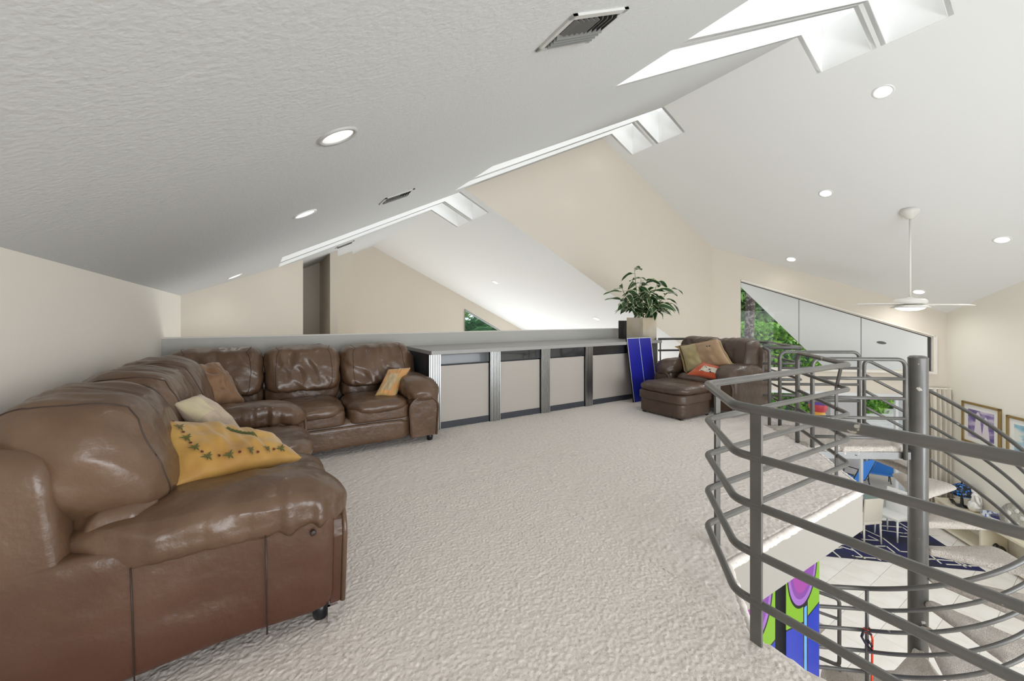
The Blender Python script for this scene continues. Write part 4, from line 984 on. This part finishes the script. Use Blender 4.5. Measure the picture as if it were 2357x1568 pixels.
mb=MB(); mb.lathe([(.205,-.055),(.17,-.085),(.10,-.108),(.02,-.115)],(0,0,0),28); mb.out('light_bowl',M['lens'],fan,True)
for a in (-176,-2,30):
    dr_=AX*math.cos(R(a))+AY*math.sin(R(a)); s=Vector((0,0,1)).cross(dr_)
    vs=[];n=8
    for k in range(n+1):
        t=k/n; x=.20+t*.86; w=.075+.05*math.sin(PI*min(1,t*1.1))*1.2 if t<.93 else .06
        for sg in(-1,1): vs.append(dr_*x+s*w*sg+Vector((0,0,.012*sg+.0-.01*t)))
    me=mesh(vs,[(2*k,2*k+1,2*k+3,2*k+2) for k in range(n)]); o=link('blade',me,M['fan'],fan); sd=o.modifiers.new('s','SOLIDIFY'); sd.thickness=.008
# ------------------------------------------------------------------ dining area on the lower floor
e1=Vector((-.735,.678,0)).normalized(); e2=Vector((.678,.735,0)).normalized()
Bc=Vector((11.46,1.62,ZF))
rug=empty('dining_rug',Bc+Vector((0,0,0)),0,'navy blue rug with white angular line pattern under the glass dining table','rug')
RW,RD=3.4,1.82
mb=MB(); q=[Vector((0,0,0)),e1*RW,e1*RW+e2*RD,e2*RD]; mb.add([p+Vector((0,0,0)) for p in q]+[p+Vector((0,0,.012)) for p in q],[(0,1,2,3),(7,6,5,4)]+[(i,4+i,4+(i+1)%4,(i+1)%4) for i in range(4)]); mb.out('rug_body',M['navy'],rug)
mb=MB()
def line(pts,w=.018):
    for a,b in zip(pts,pts[1:]):
        A_=e1*a[0]+e2*a[1]; B_=e1*b[0]+e2*b[1]; d=(B_-A_).normalized(); n=Vector((-d.y,d.x,0))*w/2; z=Vector((0,0,.0145)); z0=Vector((0,0,.010))
        vs=[A_-n-d*w/2,A_+n-d*w/2,B_+n+d*w/2,B_-n+d*w/2]; mb.add([v+z0 for v in vs]+[v+z for v in vs],[(0,1,2,3),(7,6,5,4)]+[(i,4+i,4+(i+1)%4,(i+1)%4) for i in range(4)])
rr=random.Random(3)
def rc(u,v): p=onz(u,v,ZF)-Bc; return (p.dot(e1),p.dot(e2))
for pts in [[(2137,1288),(2203,1294),(2233,1306)],[(2139,1277),(2165,1298)],[(2219,1288),(2250,1305),(2180,1301)],[(2030,1212),(2077,1215),(2101,1232)],[(2030,1222),(2080,1229),(2110,1229)],[(2073,1236),(2096,1238),(2120,1262)],
   [(2028,1191),(2060,1193),(2095,1204)],[(2028,1199),(2085,1201)],[(2046,1189),(2070,1205),(2099,1222)],[(1993,1222),(2032,1240),(2072,1271),(2100,1273)],[(1985,1243),(2023,1246),(2000,1235)],[(1990,1258),(2040,1259),(2058,1273)],
   [(1914,1268),(1933,1284)],[(1961,1265),(1990,1287)],[(1963,1281),(1972,1287),(1966,1283),(2018,1287),(2026,1291)],[(1925,1264),(1937,1263),(1931,1256)],[(2140,1233),(2160,1234)],[(2096,1186),(2120,1206)],[(1930,1258),(1962,1268)],
   [(2120,1290),(2140,1289)],[(2190,1290),(2222,1307)]]:
    line([rc(*p) for p in pts],.03)
for k in range(10):
    a=(1.9+1.4*rr.random(),.2+1.3*rr.random()); b=(a[0]-.3,a[1]+.0); line([a,b,(b[0]-.2,b[1]+.25)],.03)
o=mb.out('white_line_pattern',M['rugw'],rug); o['kind']='stuff'
def dchair(p,rz,m,label,cat='dining chair'):
    t=empty('dining_chair',p,rz,label,cat,'leatherette dining chairs at the glass table')
    mb=MB(); mb.box((0,0,.455),(.44,.44,.06)); autosm(mb.out('seat',m,t,bevel=.02),50)
    mb=MB(); mb.box((0,.215,.72),(.44,.035,.50),mtx=Matrix.Rotation(R(-5),3,'X')); autosm(mb.out('backrest',m,t,bevel=.014),50)
    for sx in(-1,1):
        for sy in(-1,1):
            mb=MB(); x,y=sx*.195,sy*.195; mb.tube([(x,y,.44),(x*1.05,y*1.08,0)],[.021,.013],8); mb.out('leg',m,t,True)
    return t
def fl(u,v): return onz(u,v,ZF+.012)
g=fl(2001,1252)+AY*.16; g.z=ZF+.012
dchair(g,-YAW+R(180)+R(8),M['cchair'],'cream dining chair seen from its back, on the near edge of the navy rug')
g=fl(2064,1240)+AY*.1; g.z=ZF+.012
dchair(g,-YAW+R(-72),M['wchair'],'white dining chair seen sideways at the right of the glass table, beside the stair pole')
tc=fl(2000,1243)+AY*.72; tc.z=ZF+.012
tb=empty('dining_table',tc,-YAW,'round-edged glass dining table on a rusty patina pedestal','table')
mb=MB(); mb.prism([(.18,-.42),(.28,-.12),(-.1,0),(-.2,-.3)],0,.70); mb.out('pedestal',M['rust'],tb)
mb=MB(); mb.prism([(.52,-.50),(.52,.48),(-.62,.48),(-.62,-.50)],.705,.72); mb.out('glass_top',M['tglass'],tb,bevel=.004)
pl=MB(); pl.lathe([(.06,0),(.13,.018),(.135,.022),(.06,.008)],(0,0,0),24); o=pl.out('plate',M['white'],None,True); o.location=tc-AY*.3+Vector((0,0,.722)); tag(o,'white round plate on the glass dining table','plate')
# console against the right wall with its things
cs0,cs1,cdp,cz1=.32,3.6,.44,-2.78
cp=Vector(W3p(cs0,ZF)); con=empty('console_shelf',cp,R(225),'long cream lacquered console with an open lower shelf along the right wall','console')
def cbx(name,x0,x1,y0,y1,z0,z1,m): mb=MB(); mb.box(((x0+x1)/2,(y0+y1)/2,(z0+z1)/2),(x1-x0,y1-y0,z1-z0)); return mb.out(name,m,con,bevel=.003)
Lc=cs1-cs0; hz=cz1-ZF
cbx('top',0,Lc,-cdp-.01,-.01,hz-.05,hz,M['console']); cbx('shelf',0,Lc,-cdp,-.01,.06,.10,M['console'])
for x in(0,Lc/3,2*Lc/3,Lc-.04): cbx('divider',x,x+.04,-cdp,-.01,0,hz-.05,M['console'])
def onC(u,v,z): 
    p=onz(u,v,z); return p
def lathe_thing(name,p,prof,m,label,cat,group=None):
    mb=MB(); mb.lathe(prof,(0,0,0),20); o=mb.out(name,m,None,True); o.location=p; return tag(o,label,cat,group)
def W3i(u,v,off): 
    n=Vector((Q,-Q,0)); return onp(u,v,Vector((EX,EY,0))-n*off,n)
def base(u,v,off=.18): 
    p=W3i(u,v,off); p.z=cz1; return p
lp=base(2214,1151,.25)
lamp=empty('table_lamp',lp,0,'table lamp with blue and black stained glass shade on the console','lamp')
mb=MB(); mb.lathe([(.10,0),(.10,.015),(.03,.05),(.022,.20),(.03,.30)],(0,0,0),20); mb.out('lamp_base',M['black'],lamp,True)
sg=mat('blue_stained_glass',(.01,.015,.02),.15,var=(24,(.02,.20,.75),.56,.60))
mb=MB(); mb.lathe([(.21,.26),(.20,.34),(.14,.43),(.05,.49),(.02,.50)],(0,0,0),24); mb.out('lamp_shade',sg,lamp,True)
mb=MB(); mb.lathe([(.012,.50),(.012,.55),(.004,.57)],(0,0,0),8); mb.out('finial',M['black'],lamp,True)
fg=base(2243,1158); fig=empty('figurine',fg,0,'white porcelain seated figurine beside the stained glass lamp','figurine')
pw=mat('white_porcelain',(.80,.78,.73),.25)
soft('body',(0,0,.12),(.24,.20,.24),pw,fig,k=2.6,n=8,wr=.03,wf=14); soft('torso',(.02,0,.28),(.15,.13,.22),pw,fig,k=2.2,n=8,wr=.02,wf=16); soft('head',(.03,.0,.42),(.11,.11,.12),pw,fig,k=2,n=6); 
mb=MB(); mb.tube([(.07,-.02,.34),(.14,-.06,.26),(.10,-.08,.14)],[.03,.025,.02],8); mb.tube([(-.05,-.03,.34),(-.12,-.07,.24),(-.06,-.09,.16)],[.03,.025,.02],8); mb.out('arms',pw,fig,True)
b1_=lathe_thing('bowl',base(2279,1163),[(.05,0),(.11,.03),(.13,.13),(.125,.13),(.09,.04)],mat('blue_white_china',(.70,.74,.80),.2,var=(18,(.08,.14,.40),.5,.56)),'pale blue and white patterned china bowl on the console','bowl')
b2_=lathe_thing('jar',base(2297,1176),[(.08,0),(.10,.03),(.10,.08),(.10,.14),(.095,.145)],mat('navy_banded_jar',(.015,.015,.09),.2),'navy blue jar with a white band on the console','jar')
bd=MB(); bd.lathe([(.101,.07),(.103,.08),(.103,.10),(.101,.11)],(0,0,0),20); bd.out('band',M['white'],b2_,True)
rm=MB(); rm.box((0,0,.012),(.30,.07,.024)); o=rm.out('remote_tray',M['black'],None,bevel=.008); o.location=base(2193,1151,.26); o.rotation_euler=(0,0,R(20)); tag(o,'flat black object lying at the left end of the console','tray')
pn=base(2262,1170,.28); pen=MB(); pen.tube([(-.14,0,.012),(.14,0,.012)],.007,6); o=pen.out('pen',M['black'],None); o.location=pn; o.rotation_euler=(0,0,R(10)); tag(o,'dark pen lying on the console in front of the figurine','pen')
pt=base(2338,1212,.16); plt=empty('display_plate',pt,0,'large round embossed silver plate standing upright on the console','plate'); 
fmx=frame_of(Vector((-Q,Q,.25)).normalized(),(0,0,1))
mb=MB(); mb.lathe([(.02,.0),(.15,.0),(.26,.03),(.265,.04),(.15,.012),(.02,.012)],Vector((0,0,.27)),32,fmx); mb.out('plate',mat('embossed_pewter',(.55,.52,.46),.3,.5,bump=[(30,1,.02)]),plt,True)
mb=MB(); 
for k in range(5):
    a=2*PI*k/5; mb.lathe([(.05,.014),(.045,.022),(.01,.024)],Vector((0,0,.27))+fmx@Vector((.13*math.cos(a),.13*math.sin(a),0)),14,fmx)
mb.out('embossed_discs',mat('pale_silver_discs',(.74,.73,.68),.3,.3),plt,True)
mb=MB(); mb.box((0,0,.01),(.12,.12,.02)); mb.out('stand',M['black'],plt)
for u,v,c,l in ((2266,1226,(.12,.05,.22),'dark purple glass ornament on the lower console shelf'),(2290,1230,(.03,.03,.02),'small black box on the lower console shelf'),(2305,1236,(.03,.04,.02),'small dark green bottle on the lower console shelf')):
    p=onz(u,v,ZF+.10); p=W3i(u,v,.2); p.z=ZF+.10
    lathe_thing('ornament',p,[(.04,0),(.07,.05),(.06,.13),(.025,.17)],mat('ornament_glass',c,.15),l,'ornament')
# framed pictures
def artprint(name,c1,c2,c3,seed):
    m=bpy.data.materials.new(name); m.use_nodes=True; t=m.node_tree; b=t.nodes['Principled BSDF']; b.inputs['Roughness'].default_value=.4; L=t.links.new
    tc=t.nodes.new('ShaderNodeTexCoord'); mp=t.nodes.new('ShaderNodeMapping'); mp.inputs['Scale'].default_value=(2.5,2.5,6); mp.inputs['Location'].default_value=(seed,seed,0)
    n=t.nodes.new('ShaderNodeTexNoise'); n.inputs['Scale'].default_value=1.3; n.inputs['Detail'].default_value=5
    r=t.nodes.new('ShaderNodeValToRGB'); e=r.color_ramp.elements; e[0].position=.36; e[0].color=(*c1,1); e[1].position=.64; e[1].color=(*c3,1); x=e.new(.5); x.color=(*c2,1)
    L(tc.outputs['Object'],mp.inputs[0]); L(mp.outputs[0],n.inputs[0]); L(n.outputs[0],r.inputs[0]); L(r.outputs[0],b.inputs['Base Color']); return m
def picture(p0,w,h,label,mm,figs):
    t=empty('framed_picture',p0,R(225),label,'picture','gold framed prints on the right wall'); f=.045
    mb=MB()
    for c,d in(((w/2,-h+f/2),(w,f)),((w/2,-f/2),(w,f)),((f/2,-h/2),(f,h)),((w-f/2,-h/2),(f,h))): mb.box((c[0],-.02,c[1]),(d[0],.04,d[1]))
    mb.out('frame',M['gold'],t,bevel=.004)
    mb=MB(); mb.box((w/2,-.012,-h/2),(w-2*f+.01,.01,h-2*f+.01)); mb.out('mount',M['mat'],t)
    iw,ih=w-2*f-.20,h-2*f-.20
    mb=MB(); mb.box((w/2,-.019,-h/2),(iw,.004,ih)); mb.out('print',mm,t)
    mb=MB()
    for (x,z,s) in figs:
        vs=[(w/2+x*iw+dx*s,-.022,-h/2+z*ih+dz*s) for dx,dz in((-.10,-.25),(.10,-.25),(.06,.05),(.045,.22),(0,.28),(-.04,.22),(-.06,.05))]; mb.add(vs,[tuple(range(7))])
    mb.out('painted_figures',mat('painted_figures_white',(.72,.66,.72),.5),t)
def W3w(u,v): return onW3(u,v)
pa=W3w(2217.6,922); pb_=W3w(2306.5,940); hh=pa.z-W3w(2218,1014).z
picture(pa,(pb_-pa).to_2d().length,hh,'gold framed print of pale figures on violet, left of the two wall pictures',artprint('violet_print',(.10,.08,.24),(.26,.20,.42),(.62,.54,.66),3),[(-.1,0,1.0),(.2,-.08,.9)])
pa=W3w(2320.5,955); picture(pa,.95,hh,'gold framed print in pale turquoise, at the right picture edge',artprint('turquoise_print',(.10,.30,.42),(.30,.52,.62),(.72,.74,.70),9),[(0,-.2,.7)])
# curtain on the window wall beside the corner
cu=empty('curtain',W1p(sof(2133),ZF,.06),R(-45),'long cream linen curtain panel hanging beside the corner, behind the stair rails','curtain')
wC=sof(2195)-sof(2133)+.05; hC=onW1(2160,893).z-ZF; vs=[];n=80
for i in range(n+1):
    x=wC*i/n; y=-.10+.045*math.sin(i/n*2*PI*6.5)+.015*math.sin(i*.9)
    for k in range(5): vs.append((x+ .01*math.sin(k+i*.2),y*(1 if k<4 else .8),.12+(hC-.12)*k/4))
me=mesh(vs,[(i*5+k,(i+1)*5+k,(i+1)*5+k+1,i*5+k+1) for i in range(n) for k in range(4)]); o=link('cloth',me,M['curtain'],cu,True); s=o.modifiers.new('s','SOLIDIFY'); s.thickness=.004
mb=MB(); mb.box((wC/2,-.05,hC+.0),(wC+.1,.04,.03)); mb.out('curtain_track',M['trim'],cu)
# ------------------------------------------------------------------ outdoors
ZG=ZF-.06
mb=MB(); mb.box((19,8,ZG-.1),(26,30,.2)); o=mb.out('patio',M['patio']); struct(o)
mb=MB(); mb.box((34,18,ZG-.14),(50,60,.2)); o=mb.out('lawn',M['grass']); o['kind']='structure'
def foliage(name,c,dims,n,size,m,label,cat,group=None,seed=0,shape='box',long=1.6):
    rng=np.random.default_rng(seed); P=rng.uniform(-1,1,(n*3,3))
    if shape=='box':
        ax_=rng.integers(0,3,n*3); sg=np.where(rng.random(n*3)<.5,-1,1); dp=1-np.abs(rng.normal(0,.12,n*3)); P[np.arange(n*3),ax_]=sg*dp; P=P[:n]; Nn=P/np.maximum(1e-6,np.linalg.norm(P,axis=1))[:,None]
    else:
        P=P/np.maximum(1e-6,np.linalg.norm(P,axis=1))[:,None]*np.clip(1-np.abs(rng.normal(0,.22,(n*3,1))),.2,1.1); P=P[:n]; Nn=P.copy()
    bump=np.array([noise.noise(Vector((p[0]*4+seed,p[1]*4,p[2]*4))) for p in P]); P=P*(1+.22*bump[:,None]); C=P*np.array(dims)/2
    A_=rng.normal(0,1,(n,3))+Nn*.3; A_/=np.linalg.norm(A_,axis=1)[:,None]; B_=np.cross(A_,rng.normal(0,1,(n,3))); B_/=np.linalg.norm(B_,axis=1)[:,None]
    s=size*rng.uniform(.6,1.3,(n,1)); V=np.stack([C-A_*s*long/2,C+B_*s*.5,C+A_*s*long/2,C-B_*s*.5],1).reshape(-1,3)
    me=bpy.data.meshes.new(name); me.vertices.add(4*n); me.vertices.foreach_set('co',V.ravel().astype(np.float32)); me.loops.add(4*n); me.loops.foreach_set('vertex_index',np.arange(4*n,dtype=np.int32)); me.polygons.add(n); me.polygons.foreach_set('loop_start',np.arange(0,4*n,4,dtype=np.int32)); me.update(); me.validate()
    t=empty(name,c,0,label,cat,group); o=link('foliage',me,m,t); o['kind']='stuff'; return t
# trimmed hedge beyond the patio
hd=Vector((*cw((1790-CX)/F*21,21),ZG+2.15))
t=foliage('hedge',hd,(9.5,2.0,4.5),26000,.16,M['hedge'],'bright green leafy hedge beyond the patio, seen through the window wall','hedge',seed=1); t.rotation_euler=(0,0,-YAW)
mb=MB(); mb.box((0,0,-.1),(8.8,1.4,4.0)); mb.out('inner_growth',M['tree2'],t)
t=foliage('hedge',Vector((*cw((2010-CX)/F*22,22),ZG+1.6)),(9,2.0,3.6),14000,.18,M['hedge'],'lower hedge running on behind the patio chairs','hedge',seed=2); t.rotation_euler=(0,0,-YAW)
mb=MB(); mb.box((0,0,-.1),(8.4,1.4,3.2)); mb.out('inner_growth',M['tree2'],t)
def tree(u,d,zc_,dims,m,label,seed,n=14000,sz=.26,tr=.14):
    x,y=cw((u-CX)/F*d,d); t=foliage('tree',(x,y,zc_),dims,n,sz,m,label,'tree','garden trees beyond the hedge',seed,'ball')
    mb=MB(); mb.tube([(0,0,ZG-zc_),(.1,.05,-dims[2]*.2),(0,0,dims[2]*.1)],[tr,tr*.8,tr*.4],8); mb.out('trunk',M['trunk'],t,True); return t
tree(1700,26,3.2,(7,5,9),M['tree'],'light green leafy tree left of the palm trunk beyond the hedge',31)
tree(1740,31,5.5,(8,5,7),M['tree'],'tall pale green tree behind the palm trunk',32)
tree(1800,27,2.4,(5.5,4,5),M['tree2'],'dark blue-green tree just above the hedge, right of the palm trunk',33)
tree(1880,33,1.5,(10,5,9),M['tree2'],'broad dark tree behind the hedge under the eave',34)
tree(2020,34,-1,(12,5,6),M['tree2'],'dark tree behind the lower hedge at the patio',35)
x,y=cw((1723-CX)/F*15,15); pt_=empty('palm_tree',(x,y,ZG),0,'palm with a mottled grey trunk standing outside the left end of the window wall','palm tree')
mb=MB(); mb.tube([(0.02,0,0),(0,0,1.5),(-.03,0,3.4),(.12,0,5.2),(.16,0,8.2)],[.22,.17,.165,.155,.13],14); mb.out('trunk',M['trunk'],pt_,True)
def frond(L,seed,w=.035,nl=26):
    mb=MB(); rg=random.Random(seed)
    P=[Vector((L*t,0,L*(.25*t-.55*t*t))) for t in [k/nl for k in range(nl+1)]]
    mb.tube(P,.012,4)
    for k in range(3,nl):
        for s in(-1,1):
            q=P[k]; l=L*.32*math.sin(PI*k/nl)**.6; e=q+Vector((l*.5,s*l,-l*.35+rg.uniform(-.03,.03))); mdl=(q+e)/2; mb.add([q,mdl+Vector((w,0,.01)),e,mdl-Vector((w,0,0))],[(0,1,2,3)])
    me=mesh(mb.v,mb.f); return me
fm1=[frond(1.9,1),frond(1.6,2)]
for f in fm1: f.materials.append(M['tree2'])
for k in range(14):
    o=link('frond',fm1[k%2],None,pt_); o.location=(.16,0,8.2); o.rotation_euler=(0,R(random.uniform(-40,30)),k*.45*PI/2+k)
# palms outside the small far window
fm2=[frond(1.5,5,.045,30),frond(1.2,6,.045,26)]
for f in fm2: f.materials.append(M['palm'])
base_=onY(1100,800,YG+2.2)
for i in range(3):
    pp_=empty('areca_palm',(base_.x-.7+i*.9,YG+1.6+.8*i,-1.0),0,['feathery green palm outside the small far window, left one','feathery green palm outside the small far window, middle one','feathery green palm outside the small far window, right one'][i],'palm','palms outside the small far window')
    for k in range(16):
        o=link('frond',fm2[k%2],None,pp_); o.location=(0,0,1.2+.05*k); o.rotation_euler=(0,R(-55+7*(k%8)),k*2.4)
    mb=MB(); mb.tube([(0,0,ZG+1.0),(0,0,1.6)],.05,8); mb.out('trunk',M['trunk'],pp_,True)
t=foliage('tree',(base_.x+1,YG+5.5,1),(9,2.5,6),5000,.3,M['tree'],'dense green shrub behind the palms at the small far window','shrub',seed=41,shape='box')
# patio chairs with blue slings
def patchair(u,d,rz,label,face):
    x,y=cw((u-CX)/F*d,d); t=empty('patio_chair',(x,y,ZG),rz,label,'patio chair','blue sling patio chairs')
    mb=MB(); 
    vs=[(-.27,-.25,.42),(.27,-.25,.42),(.27,.22,.36),(-.27,.22,.36)]; mb.add(vs+[(a,b,c-.012) for a,b,c in vs],[(0,1,2,3),(7,6,5,4)]+[(i,4+i,4+(i+1)%4,(i+1)%4) for i in range(4)]); mb.out('sling_seat',M['bluefab'],t)
    mb=MB(); vs=[(-.27,.24,.40),(.27,.24,.40),(.27,.50,1.05),(-.27,.50,1.05)]; mb.add(vs+[(a,b+.012,c) for a,b,c in vs],[(0,1,2,3),(7,6,5,4)]+[(i,4+i,4+(i+1)%4,(i+1)%4) for i in range(4)]); mb.out('sling_back',M['bluefab'],t)
    for s in(-1,1):
        mb=MB(); x=.29*s; mb.tube(fillet([(x,-.27,.02),(x,-.30,.42),(x,.23,.36),(x,.52,1.07)],.05,4),.013,8); mb.tube(fillet([(x,-.28,.42),(x,-.26,.62),(x,.30,.62)],.05,4),.013,8); mb.tube(fillet([(x,-.30,.42),(x,-.05,.02),(x,.45,.02),(x,.30,.45)],.08,4),.012,8); mb.out('side_frame',M['black'],t,True)
patchair(1952,11.0,-YAW+R(200),'blue sling patio chair seen from behind, left of the white door post',0)
patchair(2022,11.5,-YAW+R(150),'blue sling patio chair turned sideways, right of the white door post',0)
# patio table with things between the chairs
x,y=cw((1990-CX)/F*13.2,13.2); pt2=empty('patio_table',(x,y,ZG),0,'small dark patio table between the two blue chairs','table')
mb=MB(); mb.lathe([(.03,0),(.03,.60),(.42,.60),(.42,.63),(.03,.63)],(0,0,0),20); mb.out('table_body',M['plinth'],pt2)
# hot air balloon shaped hanging ornament in the lower window and exterior wall piece
ob=onp(1883,943,Vector((XC,YP,0))+Vector((Q,Q,0))*1.2,(Q,Q,0))
orn=empty('balloon_ornament',ob,0,'red, yellow and blue balloon-shaped garden ornament on a pole outside the lower window','ornament')
oc=bpy.data.materials.new('striped_balloon'); oc.use_nodes=True; t_=oc.node_tree; bb_=t_.nodes['Principled BSDF']; g_=t_.nodes.new('ShaderNodeTexCoord'); s_=t_.nodes.new('ShaderNodeSeparateXYZ'); r_=t_.nodes.new('ShaderNodeValToRGB'); r_.color_ramp.interpolation='CONSTANT'
for i_,(p_,c_) in enumerate([(0,(.85,.45,.08)),(.42,(.55,.04,.06)),(.75,(.10,.04,.30))]):
    e_=r_.color_ramp.elements[i_] if i_<2 else r_.color_ramp.elements.new(p_); e_.position=p_; e_.color=(*c_,1)
t_.links.new(g_.outputs['Generated'],s_.inputs[0]); t_.links.new(s_.outputs[2],r_.inputs[0]); t_.links.new(r_.outputs[0],bb_.inputs['Base Color'])
mb=MB(); mb.lathe([(.05,-.30),(.12,-.16),(.21,.05),(.22,.16),(.15,.27),(.02,.31)],(0,0,0),20); mb.out('balloon',oc,orn,True)
mb=MB(); mb.tube([(0,0,-.3),(0,0,ZG-ob.z)],.012,6); mb.out('pole',M['black'],orn)
p=onp(1945,960,Vector((XC,YP,0))+Vector((Q,Q,0))*3.0,(Q,Q,0)); mb=MB(); mb.box((0,0,1.35),(.9,.25,2.7),R(-45)); o=mb.out('wall_exterior',mat('exterior_wall_paint',(.42,.40,.40),.8)); o.location=(p.x,p.y,ZG); o['kind']='structure'
mb=MB(); sl=onR(2029,789); 
t=empty('soffit_light',sl,0,'dark round recessed light in the exterior eave soffit','ceiling light'); t.rotation_euler=frame_of(NR).to_euler()
mb=MB(); mb.lathe([(.10,-.01),(.105,.004),(.09,.008),(.02,.006)],(0,0,0),24); mb.out('cover',mat('dark_light_cover',(.12,.12,.12),.5),t,True)
print('objects',len(bpy.data.objects),'tris',sum(len(m.polygons)*2 for m in bpy.data.meshes))
